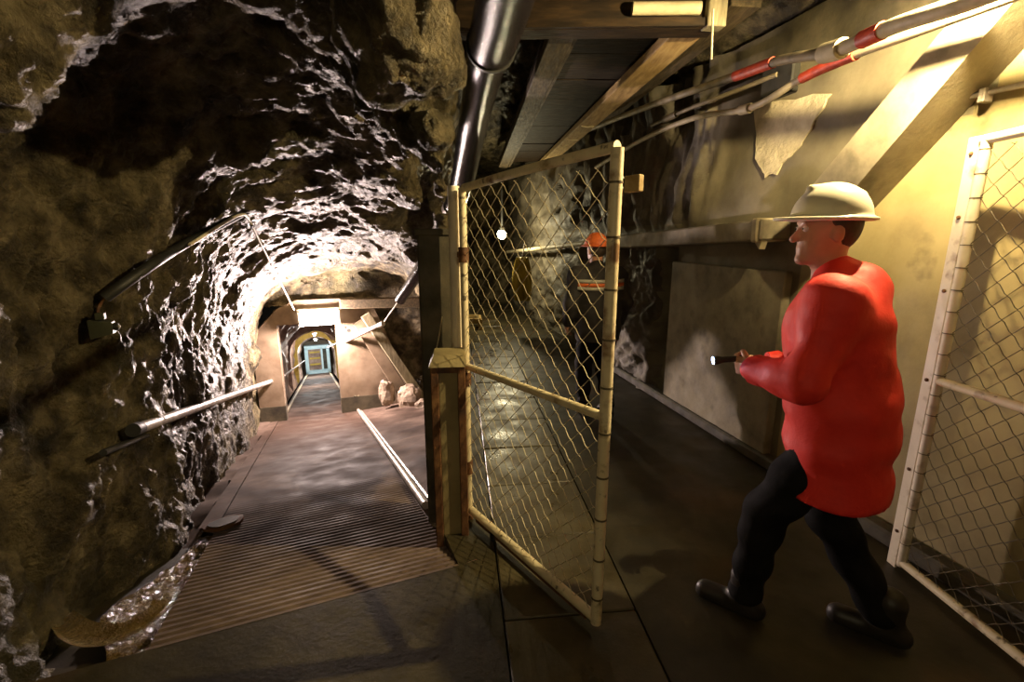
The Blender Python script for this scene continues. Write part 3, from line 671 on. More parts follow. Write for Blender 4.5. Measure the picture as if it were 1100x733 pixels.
# blue frame at the far end
fr_ = thing('far_door', 'pale blue door frame at the far end of the gallery', 'door', T(26, -0.2, 0))
for r0, r1, h0, h1 in ((-0.84, -0.66, 0, 1.5), (0.30, 0.46, 0, 1.5), (-0.84, 0.46, 0.0, 0.18), (-0.84, 0.46, 1.42, 1.62), (0.0, 0.10, 0.1, 1.5)):
    MB().prism([T(26, r0, h0), T(26, r1, h0), T(26, r1, h1), T(26, r0, h1)], TT * 0.25).build('frame_bar', M['cyan'], fr_)
MB().prism([T(26.2, -0.7, 0.1), T(26.2, 0.02, 0.1), T(26.2, 0.02, 1.5), T(26.2, -0.7, 1.5)], TT * 0.06).build('door_leaf', M['far_rock'], fr_)
for h_ in (0.5, 0.85, 1.2):
    MB().prism([T(26.1, -0.6, h_), T(26.1, -0.05, h_), T(26.1, -0.05, h_ + 0.08), T(26.1, -0.6, h_ + 0.08)], TT * 0.1).build('door_bar', M['yellow'], fr_)
MB().prism([T(26.2, 0.1, 0.18), T(26.2, 0.3, 0.18), T(26.2, 0.3, 1.45), T(26.2, 0.1, 1.45)], TT * 0.06).build('side_panel', M['dark_conc'], fr_)
tag(MB().tube([T(8.2, -0.80, 0.80), T(24, -0.80, 0.86)], 0.022, 8).build('gallery_handrail', M['steel'], smooth=True), 'thin pale handrail on the left inside the doorway', 'handrail')
tag(MB().tube([T(9.5, 0.36, 1.40), T(25, 0.32, 1.45)], 0.035, 8).build('gallery_pipe', M['steel'], smooth=True), 'thin pipe on the right wall inside the doorway', 'pipe')
tag(MB().tube([T(7.6, -0.83, 0.03), T(25.8, -0.78, 0.03)], 0.03, 8).build('edge_pipe', M['palepipe'], smooth=True), 'pale pipe along the left floor edge inside the doorway', 'pipe')
tag(MB().tube([T(7.6, 0.40, 0.03), T(25.8, 0.36, 0.03)], 0.03, 8).build('edge_pipe', M['palepipe'], smooth=True), 'pale pipe along the right floor edge inside the doorway', 'pipe')

# ================================================================== LAMPS
lm = thing('bulkhead_lamp', 'glaring white lamp fixed over the doorway of the bulkhead', 'lamp', TZ(SD - 0.1, -0.05, 0.25))
MB().beam(TZ(SD - 0.06, -0.42, 0.42), TZ(SD - 0.06, 0.30, 0.42), 0.10, 0.06, bev=0.01).build('housing', M['white_paint'], lm)
MB().tube([TZ(SD - 0.13, -0.36, 0.28), TZ(SD - 0.13, 0.24, 0.28)], 0.125, 18).build('diffuser', M['lamp_white'], lm, True)
for r in (-0.38, 0.26):
    MB().box(TZ(SD - 0.12, r, 0.28), TR, TT, UP, 0.02, 0.10, 0.13, 0.006).build('end_cap', M['white_paint'], lm)
point_light('bulkhead_light', TZ(SD - 0.30, -0.06, 0.24), PINK, 1000, 0.08)
for k, (s, r) in enumerate(((15.5, -0.2), (22.5, -0.2))):
    lm = thing('gallery_lamp', ('nearer' if k == 0 else 'farther') + ' lit ceiling lamp of the far gallery', 'lamp', T(s, r, 1.8), 'lamps of the far gallery')
    MB().beam(T(s - 0.3, r, 1.93), T(s + 0.3, r, 1.93), 0.14, 0.06).build('housing', M['white_paint'], lm)
    MB().tube([T(s - 0.28, r, 1.86), T(s + 0.28, r, 1.86)], 0.045, 10).build('diffuser', M['lamp_white'], lm, True)
    point_light('gallery_light', T(s, r, 1.70), (1, 0.92, 0.82) if k == 0 else (0.85, 0.96, 1.0), 170 if k == 0 else 380, 0.08)
cl_p = atY(539, 251, 9.0)
lm = thing('corridor_lamp', 'small glowing lamp hanging far down the corridor behind the gate mesh', 'lamp', cl_p)
MB().lathe(cl_p, UP, [(0.03, -0.10), (0.075, -0.06), (0.085, 0.0), (0.06, 0.05)], 14).build('globe', M['lamp_warm'], lm, True)
MB().lathe(cl_p + UP * 0.05, UP, [(0.065, 0), (0.05, 0.06), (0.02, 0.07), (0.02, 0.75)], 12).build('holder', M['black'], lm, True)
point_light('corridor_light', cl_p + np.array([0.06, -0.22, -0.05]), (1.0, 0.86, 0.52), 85, 0.06)
fill_p = np.array([-0.30, -1.30, 2.10])  # added fill lamp behind the camera, brightens the near rock
lm = thing('corridor_lamp', 'added warm fill lamp, unseen behind the viewer', 'lamp', fill_p)
MB().lathe(fill_p, UP, [(0.03, -0.10), (0.075, -0.06), (0.085, 0.0), (0.06, 0.05)], 14).build('globe', M['lamp_warm'], lm, True)
MB().lathe(fill_p + UP * 0.05, UP, [(0.065, 0), (0.05, 0.06), (0.02, 0.07), (0.02, 0.5)], 12).build('holder', M['black'], lm, True)
point_light('corridor_light', fill_p + np.array([-0.05, 0.20, -0.05]), (1.0, 0.80, 0.48), 22, 0.06)
wl_p = onW(1048, -30, 0.56)
lm = thing('wall_lamp', 'bright warm lamp at the upper right edge above the pipes', 'lamp', wl_p)
MB().lathe(wl_p, UP, [(0.004, -0.019), (0.013, -0.014), (0.018, 0.0), (0.014, 0.014), (0.008, 0.028)], 16).build('bulb', emitter('bare warm bulb', (1.0, 0.77, 0.38), 24000), lm, True)
MB().lathe(wl_p + UP * 0.045, UP, [(0.026, 0.012), (0.135, 0.0), (0.135, 0.006), (0.03, 0.03)], 24).build('shade', M['black'], lm, True)
MB().lathe(wl_p + UP * 0.045, UP, [(0.026, 0), (0.026, 0.06), (0.012, 0.07), (0.012, 0.38)], 14).build('holder', M['black'], lm, True)

# ================================================================== GATE, PANEL AND POSTS
def strand_mesh(height, pw, ph, rad, d, n, phase):
    """one zigzag wire in a local frame: d across, n out of plane, z up"""
    P = []; k = int(round(height / (ph / 2)))
    for i in range(k + 1):
        side = (i + phase) % 2; z = i * ph / 2
        e = 0.010; o = n * (rad * 1.3)
        x = pw / 2 * side
        P.append(d * (x + (-e if side else e)) - o + UP * (z - 0.008)); P.append(d * (x + (0.002 if side else -0.002)) + o * 0 + UP * z); P.append(d * (x + (-e if side else e)) + o + UP * (z + 0.008))
    P = [p for p in P if 0 <= p[2] <= height]
    return MB().tube(P, rad, 5, caps=False)
def wires(parent, base, d, n, width, z0, z1, mat, pw=0.1, ph=0.1, rad=0.0019):
    protos = []
    for ph_ in (0, 1):
        mb = strand_mesh(z1 - z0, pw, ph, rad, d, n, ph_); mb.v = [v + LOC[parent.name] for v in mb.v]; protos.append(mb)
    ob = [None, None]
    cnt = int(width / (pw / 2))
    for k in range(cnt):
        j = k % 2
        if ob[j] is None:
            o = protos[j].build('mesh_wire', mat, parent, True); ob[j] = o
        else:
            o = ob[j].copy(); COL.objects.link(o); o.parent = parent
        p = base + d * (k * pw / 2); o.location = (p[0] - LOC[parent.name][0], p[1] - LOC[parent.name][1], z0 - LOC[parent.name][2])
hb = np.array([-0.262, 2.612, 0]); ob_ = np.array([0.368, 1.765, 0])
gd = (ob_ - hb); GW = np.linalg.norm(gd); gd = gd / GW; gn = np.array([gd[1], -gd[0], 0])
gate = thing('mesh_gate', 'cream pipe framed chain link gate standing open in the centre', 'gate', hb)
def G(e, z, o=0.0): p = hb + gd * e + gn * o; p = p.copy(); p[2] = z; return p
ZB, ZT = 0.075, 1.945
MB().tube([G(0, ZB), G(0, ZT)], 0.021, 14).build('hinge_stile', M['paint'], gate, True)
os_ = MB().tube([G(GW, ZB - 0.03), G(GW, ZT + 0.055)], 0.024, 16).build('outer_stile', M['paint'], gate, True)
MB().tube(spline([G(0.02, ZT), G(GW * 0.5, ZT + 0.035), G(GW, ZT + 0.06)], 4), 0.021, 12).build('top_rail', M['paint'], gate, True)
MB().tube([G(0.0, 0.975), G(GW, 1.00)], 0.019, 12).build('middle_rail', M['paint'], gate, True)
MB().tube([G(0.0, ZB), G(GW, ZB - 0.01)], 0.023, 12).build('bottom_rail', M['paint'], gate, True)
MB().beam(G(0.08, ZB - 0.035), G(GW - 0.06, ZB - 0.04), 0.012, 0.03).build('kick_bar', M['rust'], gate)
wires(gate, G(0.015, 0), gd, gn, GW - 0.03, ZB + 0.01, ZT + 0.02, M['wire'])
for z in (1.90, 1.865, 0.96):
    MB().lathe(G(GW + 0.005, z, -0.020), -gn, [(0.008, 0), (0.008, 0.008), (0.004, 0.011)], 8).build('bolt', M['black'], os_)
lt = G(GW + 0.028, 1.875, -0.01)
MB().box(lt + gd * 0.045, gd, gn, UP, 0.032, 0.014, 0.028, 0.003).build('latch_block', M['timber'], gate)
for z in (0.35, 0.9, 1.6):
    MB().tube([G(0, z - 0.04), G(0, z + 0.04)], 0.028, 12).build('hinge', M['rust'], gate, True)
MB().tube([G(0.26, 0.045), G(0.26, 0.005)], 0.02, 8).build('bottom_bolt', M['black'], gate, True)
tiez = np.arange(ZB + 0.1, ZT, 0.19)
tie0 = None
for z in tiez:
    for e in (GW,):
        if tie0 is None:
            tie0 = MB().tube([G(e, z - 0.004), G(e, z + 0.004)], 0.0265, 12).build('tie_wire', M['shadewire'], gate, True); z00 = z
        else:
            o = tie0.copy(); COL.objects.link(o); o.parent = gate; o.location = (0, 0, z - z00)
# pale hinge post on the pier
hp = thing('hinge_post', 'pale upright post the open gate hangs from', 'post', (-0.315, 2.665, 0))
MB().tube([(-0.315, 2.665, 0.0), (-0.315, 2.665, 1.96)], 0.032, 14).build('tube', M['white_paint'], hp, True)
MB().box((-0.315, 2.665, 0.012), CR, CC, UP, 0.07, 0.07, 0.012, 0.003).build('base_plate', M['rust'], hp)
for z in (0.35, 0.9, 1.6):
    MB().beam(G(0, z), np.array([-0.315, 2.665, z]), 0.02, 0.03).build('hinge_lug', M['rust'], hp)
# concrete pier behind and rusty channel post in front
pr = thing('pier', 'dark concrete pier behind the rusty post between gallery and corridor', 'pier', (-0.42, 2.88, 0))
MB().box((-0.435, 2.86, 0.80), CR, CC, UP, 0.115, 0.13, 0.91, 0.012).build('shaft', M['dark_conc'], pr)
MB().box((-0.435, 2.86, 1.72), CR, CC, UP, 0.125, 0.14, 0.02, 0.006).build('cap', M['dark_conc'], pr)
cpst = thing('channel_post', 'rusty steel channel post filled with ochre concrete at the gate foot', 'post', (-0.345, 2.50, 0))
pc = np.array([-0.352, 2.52, 0]); px = np.array([0.995, -0.10, 0]); py = np.array([0.10, 0.995, 0])
px, py = CR, CC
MB().box(pc + UP * 0.45, px, py, UP, 0.052, 0.060, 0.55, 0.004).build('concrete_fill', M['plaster'], cpst)
for sgn in (-1, 1):
    MB().box(pc + px * 0.072 * sgn + UP * 0.45, px, py, UP, 0.021, 0.085, 0.57, 0.004).build('flange', M['rust'], cpst)
MB().box(pc + py * 0.07 + UP * 0.45, px, py, UP, 0.052, 0.012, 0.57, 0.002).build('web', M['rust'], cpst)
MB().box(pc + UP * 1.0 - py * 0.055, px, py, UP, 0.052, 0.02, 0.02, 0.003).build('top_strap', M['rust'], cpst)
b = MB(); z0 = 1.02
b.add([pc + px * i * 0.10 + py * j * 0.10 + UP * (z0 + k) for (i, j, k) in [(-1, -1, 0), (1, -1, 0), (1, 1, 0), (-1, 1, 0), (-0.75, -0.4, 0.05), (0.9, -0.4, 0.05), (0.9, 1, 0.06), (-0.75, 1, 0.06)]],
      [(0, 1, 5, 4), (1, 2, 6, 5), (2, 3, 7, 6), (3, 0, 4, 7), (4, 5, 6, 7), (3, 2, 1, 0)])
b.build('cap', M['plaster'], cpst)
tag(MB().tube(spline([onplane(475, 340, (0, 2.70, 0), (0, 1, 0)), onplane(471, 365, (0, 2.68, 0), (0, 1, 0)), onplane(466, 386, (0, 2.66, 0), (0, 1, 0))], 4), 0.004, 6).build('thin_cable', M['wire'], smooth=True),
    'thin pale cable hanging down beside the pier above the rusty post', 'cable')

# right fixed mesh panel
ra = np.array([2.015, 2.20, 0]); rb_ = np.array([2.06, 0.95, 0])
rd = rb_ - ra; RW = np.linalg.norm(rd); rd /= RW; rn = np.array([-rd[1], rd[0], 0]); rn = rn if rn[0] < 0 else -rn
pan = thing('chain_link_fence', 'pale framed chain link panel standing along the wall at right', 'fence panel', ra)
def R_(e, z, o=0.0): p = ra + rd * e + rn * o; p = p.copy(); p[2] = z; return p
MB().tube([R_(0.05, 0.03), R_(0.05, 2.10)], 0.021, 14).build('stile', M['white_paint'], pan, True)
fb = MB().box(R_(0.0, 1.06, 0.004), rd, rn, UP, 0.027, 0.006, 1.06, 0.002).build('flat_bar', M['white_paint'], pan)
MB().tube([R_(0.03, 2.10), R_(RW, 2.13)], 0.021, 12).build('top_rail', M['white_paint'], pan, True)
MB().tube([R_(0.05, 1.03), R_(RW, 1.04)], 0.021, 12).build('middle_rail', M['paint'], pan, True)
MB().tube([R_(0.05, 0.05), R_(RW, 0.05)], 0.021, 12).build('bottom_rail', M['paint'], pan, True)
MB().tube([R_(RW, 0.03), R_(RW, 2.13)], 0.021, 12).build('stile', M['white_paint'], pan, True)
wires(pan, R_(0.065, 0), rd, rn, RW - 0.08, 0.06, 2.09, M['shadewire'])
for z in (2.05, 1.78, 1.45, 1.02, 0.55, 0.2):
    MB().lathe(R_(0.0, z, 0.010), rn, [(0.009, 0), (0.009, 0.005), (0.004, 0.008)], 8).build('bolt', M['rust'], fb)
tie0 = None
for z in np.arange(0.16, 2.08, 0.1):
    if tie0 is None: tie0 = MB().tube([R_(0.05, z - 0.002), R_(0.05, z + 0.002)], 0.0225, 12).build('tie_wire', M['shadewire'], pan, True); z00 = z
    else:
        o = tie0.copy(); COL.objects.link(o); o.parent = pan; o.location = (0, 0, z - z00)

# ================================================================== OVERHEAD TIMBER, PIPES
TC = thing('timber_ceiling', 'dark timber shuttering with joists over the corridor entrance', 'ceiling', (0.4, 2.6, 2.62))
JR0 = np.array([0.865, 2.62, 0]); JR1 = np.array([0.425, 7.3, 0]); JL0 = np.array([0.255, 2.62, 0]); JL1 = np.array([-0.13, 7.3, 0])
zt = 2.70
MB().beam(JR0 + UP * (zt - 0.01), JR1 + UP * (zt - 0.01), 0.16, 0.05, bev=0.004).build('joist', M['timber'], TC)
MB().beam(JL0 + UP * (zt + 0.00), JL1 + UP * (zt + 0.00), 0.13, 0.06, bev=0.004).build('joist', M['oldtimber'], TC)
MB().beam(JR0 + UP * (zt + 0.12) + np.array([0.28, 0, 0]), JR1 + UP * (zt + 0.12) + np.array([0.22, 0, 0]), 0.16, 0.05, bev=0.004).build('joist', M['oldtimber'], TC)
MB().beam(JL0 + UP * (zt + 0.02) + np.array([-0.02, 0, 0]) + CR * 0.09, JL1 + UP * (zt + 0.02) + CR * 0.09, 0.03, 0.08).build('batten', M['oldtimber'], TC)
for k in range(10):
    y0 = 2.64 + k * 0.47; y1 = y0 + 0.463; t0 = (y0 - 2.62) / 4.68; t1 = (y1 - 2.62) / 4.68
    a0 = JL0 + (JL1 - JL0) * t0; a1 = JL0 + (JL1 - JL0) * t1; b0 = JR0 + (JR1 - JR0) * t0; b1 = JR0 + (JR1 - JR0) * t1
    z = zt + 0.045 + random.uniform(0, 0.012)
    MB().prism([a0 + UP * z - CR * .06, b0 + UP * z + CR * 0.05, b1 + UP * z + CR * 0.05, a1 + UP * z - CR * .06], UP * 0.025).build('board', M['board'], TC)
MB().beam((-0.33, 2.56, 2.715), (0.96, 2.53, 2.715), 0.13, 0.14, bev=0.01).build('cross_beam', M['board'], TC)
MB().beam((-0.30, 2.485, 2.662), (0.95, 2.455, 2.662), 0.02, 0.035).build('cross_batten', M['board'], TC)
MB().tube([(0.55, 2.45, 2.715), (0.86, 2.445, 2.715)], 0.028, 10).build('dowel', M['palepipe'], TC, True)
MB().box((0.935, 2.47, 2.86), CR, CC, UP, 0.045, 0.035, 0.22, 0.004).build('hanger', M['greytimber'], TC)
for t_ in (0.42, 0.55, 0.63):
    p = JR0 + (JR1 - JR0) * t_ + UP * (zt - 0.037)
    MB().tube([p - CR * 0.06, p + CC * 0.03, p + CR * 0.06], 0.006, 6).build('strap', M['palepipe'], TC, True)
TC.location = C0 + (LOC[TC.name] - C0) * 1.25; TC.scale = (1.25, 1.25, 1.25)
tag(MB().tube([atY(766, 10, 2.6), atY(764, 64, 2.6)], 0.005, 6).build('hanging_rod', M['wire'], smooth=True), 'thin white rod hanging beside the timber hanger', 'rod')

bp_pts = PIPE_PX
bp = thing('black_pipe', 'thick wet black pipe running overhead down towards the gallery', 'pipe', bp_pts[2])
sp = spline(bp_pts, 8)
rads = [0.117 - 0.037 * min(1, max(0, (i - 30) / 16)) for i in range(len(sp))]
MB().tube(sp, rads, 24).build('tube', M['blackpipe'], bp, True)
pj = spline(bp_pts[1:3], 8)
dj = (bp_pts[2] - bp_pts[1]); dj /= np.linalg.norm(dj)
cpos = bp_pts[1] + dj * 0.38
MB().tube([bp_pts[0], bp_pts[1] - dj * 0.0, cpos], 0.133, 24).build('sleeve', M['blackpipe'], bp, True)
MB().tube([cpos - dj * 0.0, cpos + dj * 0.02], 0.142, 24).build('collar', M['black'], bp, True)
for i in (36, 41):
    MB().tube([sp[i], sp[i + 1]], rads[i] + 0.012, 18).build('clamp', M['steel'], bp, True)

def wall_pipe(name, label, px_, offs, rad, mat, sleeves=()):
    pts = [onW(u, v, o) for (u, v), o in zip(px_, offs)]; sp_ = spline(pts, 6)
    t = thing(name, label, 'pipe', pts[0])
    MB().tube(sp_, rad, 14).build('tube', mat, t, True)
    for (i0, i1, m_, k, nm) in sleeves:
        MB().tube(sp_[i0:i1], rad * k, 14).build(nm, M[m_], t, True)
    return t
wall_pipe('upper_pipe', 'pale upper pipe with a red sleeve under the dark ceiling at right', [(1120, -30), (1040, 2), (960, 28), (895, 55), (838, 65), (790, 82), (700, 113), (630, 140)], [0.56, 0.56, 0.54, 0.48, 0.40, 0.34, 0.3, 0.3], 0.028, M['dullpipe'],
          [(0, 19, 'palepipe', 1.2, 'lagging'), (17, 20, 'palepipe', 1.75, 'coupling'), (25, 31, 'red', 1.2, 'red_sleeve'), (13, 16, 'red', 1.40, 'red_sleeve')])
wall_pipe('lower_pipe', 'lower pipe with a short red sleeve below the upper pipe', [(1110, -12), (980, 36), (910, 62), (862, 84), (806, 116), (745, 127), (690, 150), (640, 180)], [0.42, 0.40, 0.36, 0.32, 0.28, 0.22, 0.18, 0.16], 0.022, M['palepipe'],
          [(11, 19, 'red', 1.35, 'red_sleeve'), (12, 13, 'red', 1.7, 'ring'), (24, 26, 'palepipe', 1.5, 'coupling')])
wall_pipe('thin_pipe', 'thin grey pipe between the two red sleeved pipes', [(835, 80), (790, 98), (742, 116), (700, 135)], [0.2, 0.2, 0.2, 0.2], 0.016, M['dullpipe'], [(14, 17, 'dullpipe', 1.8, 'coupling')])
dv = thing('pipe_clamp', 'dark clamp plate holding the pipes between the red sleeves', 'clamp', onW(838, 85, 0.15))
MB().box(onW(838, 84, 0.17), WW, WN, UP, 0.14, 0.03, 0.12, 0.01).build('plate', M['black'], dv)
MB().box(onW(838, 84, 0.08), WW, WN, UP, 0.03, 0.09, 0.03, 0.004).build('arm', M['black'], dv)
# pale pipe continuing the ledge into the corridor
tag(MB().tube([W(3.3, 1.665, 0.2), onW(545, 271, 0.35)], 0.035, 12).build('corridor_pipe', M['palepipe'], smooth=True), 'pale pipe running down the corridor at eye level behind the gate', 'pipe')

# ================================================================== LEFT ROCK FITTINGS
hr = thing('rock_handrail', 'thick steel handrail pipe along the left rock wall', 'handrail', T(3.0, -1.15, 0.7))
HA = onplane(150, 460, T(0, -1.16), TR); HB = atS(291, 410, SD)
MB().tube([HA, HB], 0.036, 14).build('rail', M['steel'], hr, True)
hd_ = (HB - HA) / np.linalg.norm(HB - HA)
MB().tube([HA - hd_ * 0.10, HA + hd_ * 0.0], 0.040, 14).build('end_cap', M['black'], hr, True)
MB().tube([HA - UP * 0.07 - TR * 0.03 - hd_ * 0.42, HA + hd_ * 0.35 - UP * 0.07 - TR * 0.03], 0.018, 10).build('lower_pipe', M['black'], hr, True)
for t_ in (0.12, 0.6):
    p = HA + (HB - HA) * t_
    MB().tube(spline([p - UP * 0.03, p - UP * 0.09 - TR * 0.08, p - UP * 0.08 - TR * 0.32], 4), 0.014, 8).build('bracket', M['rust'], hr, True)
# black cable trunk and bent pale conduit
cA = hit(112, 320, 0.06); cB = hit(258, 231, 0.07)
ct = thing('cable_trunk', 'black cable trunk slanting up the left rock face', 'cable', cA)
tp = [np.linalg.norm(hit(112 + 146 * t_, 320 - 89 * t_, 0.0) - C0) for t_ in np.linspace(0, 1, 9)]
tp = [min(tp[max(0, k - 1):k + 2]) for k in range(9)]
pts = [C0 + ray(112 + 146 * t_, 320 - 89 * t_ - 5 * math.sin(math.pi * t_)) / np.linalg.norm(ray(112 + 146 * t_, 320 - 89 * t_)) * (dd_ - 0.05) for t_, dd_ in zip(np.linspace(0, 1, 9), tp)]
MB().tube(spline(pts, 4), 0.030, 10).build('trunk', M['black'], ct, True)
MB().tube(spline([cA, hit(106, 330, 0.05), hit(104, 342, 0.05)], 4), 0.008, 6).build('tail', M['rust'], ct, True)
bc = thing('bent_conduit', 'thin pale conduit bent over the black trunk and down to the bulkhead lamp', 'conduit', cB)
c1 = atS(316, 333, SD - 0.15)
cpx = [pts[5] + (C0 - pts[5]) * 0.025 + UP * -0.02, pts[7] + (C0 - pts[7]) * 0.025, C0 + (pts[8] - C0) * 0.97, C0 + (hit(266, 234, 0.10) - C0) * 0.98]
c0 = cpx[-1]
straight = [c0 + (c1 - c0) * t_ for t_ in (0.15, 0.4, 0.7, 1.0)]
MB().tube(spline(cpx + straight, 6), 0.012, 10).build('tube', M['white_paint'], bc, True)
for t_ in (0.05, 0.35, 0.62):
    p = c0 + (c1 - c0) * t_; d_ = (c1 - c0) / np.linalg.norm(c1 - c0)
    MB().tube([p - d_ * 0.03, p + d_ * 0.03], 0.016, 10).build('clip', M['black'], bc, True)
# small camera-like box on the rock
bxp = hit(110, 352, 0.09)
sb_ = thing('sensor_box', 'small dark green box with a round eye fixed to the left rock', 'box', bxp)
rr_ = np.array([0.9, 0.43, 0]); rr_ = rr_ / np.linalg.norm(rr_); ff_ = np.array([-rr_[1], rr_[0], 0])
b = MB(); hl = 0.048
b.add([bxp + rr_ * x + ff_ * y_ + UP * z for (x, y_, z) in [(-hl, -.035, -.055), (hl, -.03, -.032), (hl, .03, -.032), (-hl, .035, -.055), (-hl, -.035, .045), (hl, -.03, .028), (hl, .03, .028), (-hl, .035, .045)]],
      [(0, 1, 5, 4), (1, 2, 6, 5), (2, 3, 7, 6), (3, 0, 4, 7), (4, 5, 6, 7), (3, 2, 1, 0)])
b.build('housing', M['green_box'], sb_)
MB().lathe(bxp + rr_ * hl, rr_, [(0.02, -0.005), (0.02, 0.018), (0.014, 0.022)], 14).build('lens_ring', M['black'], sb_, True)
MB().lathe(bxp + rr_ * (hl + 0.018), rr_, [(0.012, 0.0), (0.009, 0.008), (0.003, 0.011)], 12).build('lens', M['steel'], sb_, True)
MB().box(bxp + UP * 0.06, rr_, ff_, UP, 0.02, 0.02, 0.018, 0.003).build('bracket', M['green_box'], sb_)
# kerb pipe of the ramp, its concrete foot, and the plate over the gully
kp = thing('kerb_pipe', 'pale steel pipe lying along the right edge of the ramp', 'pipe', T(0.95, 0.49))
MB().tube([T(0.92, 0.485, 0.035), T(6.8, 0.475, 0.035)], 0.030, 12).build('tube', M['steel'], kp, True)
MB().tube([T(0.90, 0.545, 0.02), T(6.8, 0.525, 0.02)], 0.016, 8).build('thin_tube', M['steel'], kp, True)
stone('concrete_lump', T(0.72, 0.62, 0.03), (0.13, 0.2, 0.10), 'rounded pale concrete lump at the lower end of the kerb pipe', 21, 'rubble')
gp = thing('gully_plate', 'dark oval plate lying across the gully at the ramp edge', 'plate', T(1.5, -0.87, 0.0))
b = MB(); ctrp = onplane(241, 564, T(0, 0, 0.02), (SLOPE * TT[0], SLOPE * TT[1], 1))
e1 = onplane(262, 557, ctrp, (SLOPE * TT[0], SLOPE * TT[1], 1)) - ctrp; e2 = np.cross(UP, e1) * 0.62
rim = [ctrp + e1 * math.cos(t) * (1 + 0.08 * math.sin(3 * t)) + e2 * math.sin(t) * (1 + 0.1 * math.cos(2 * t)) for t in [2 * math.pi * k / 24 for k in range(24)]]
b.prism(rim, UP * 0.022); b.build('disc', M['rust'], gp)
rim2 = [ctrp + (p - ctrp) * 0.75 for p in rim]
MB().prism([p + UP * 0.02 for p in rim2], UP * 0.008).build('raised_centre', M['floor'], gp)

# ================================================================== FAR CORRIDOR THINGS
cr = thing('timber_crate', 'low open timber frame on the wet floor under the corridor lamp', 'crate', onz(512, 318))
o_ = CH(7.1, -0.28)
for (a_, b2) in (((0, 0), (0.5, 0)), ((0, 0.45), (0.5, 0.45)), ((0, 0), (0, 0.45)), ((0.5, 0), (0.5, 0.45))):
    MB().beam(o_ + CC * a_[1] + CR * a_[0] + UP * 0.17, o_ + CC * b2[1] + CR * b2[0] + UP * 0.17, 0.05, 0.09).build('rail', M['timber'], cr)
for (i, j) in ((0, 0), (0.5, 0), (0, 0.45), (0.5, 0.45)):
    MB().beam(o_ + CC * j + CR * i, o_ + CC * j + CR * i + UP * 0.2, 0.06, 0.06, up=CC).build('leg', M['timber'], cr)
c_ = atY(561, 300, 8.2)
Vv = []; Fs = []; n = 10
for i in range(n + 1):
    for j in range(n + 1):
        x = (i / n - 0.5) * 0.34 * (0.5 + 0.5 * math.sin(math.pi * (0.15 + 0.8 * j / n))); z = (j / n - 0.5) * 0.75
        Vv.append(c_ + np.array([x, 0.05 * math.sin(i * 1.3 + j * 0.4) + 0.03 * math.sin(j * 1.1), z]))
for i in range(n):
    for j in range(n): Fs.append((i * (n + 1) + j, i * (n + 1) + j + 1, (i + 1) * (n + 1) + j + 1, (i + 1) * (n + 1) + j))
ys = mesh_obj('yellow_sheet', Vv, Fs, M['yellowsheet'], smooth=True); sm_ = ys.modifiers.new('thickness', 'SOLIDIFY'); sm_.thickness = 0.012
tag(ys, 'yellow plastic sheet hanging on the corridor wall below the far lamp', 'sheet')
tag(MB().tube([c_ + np.array([0, 0.02, 0.36]), c_ + np.array([0.05, 0.3, 0.62])], 0.01, 6).build('sheet_hook', M['rust'], smooth=True), 'rusty hook wire holding the yellow sheet', 'hook')

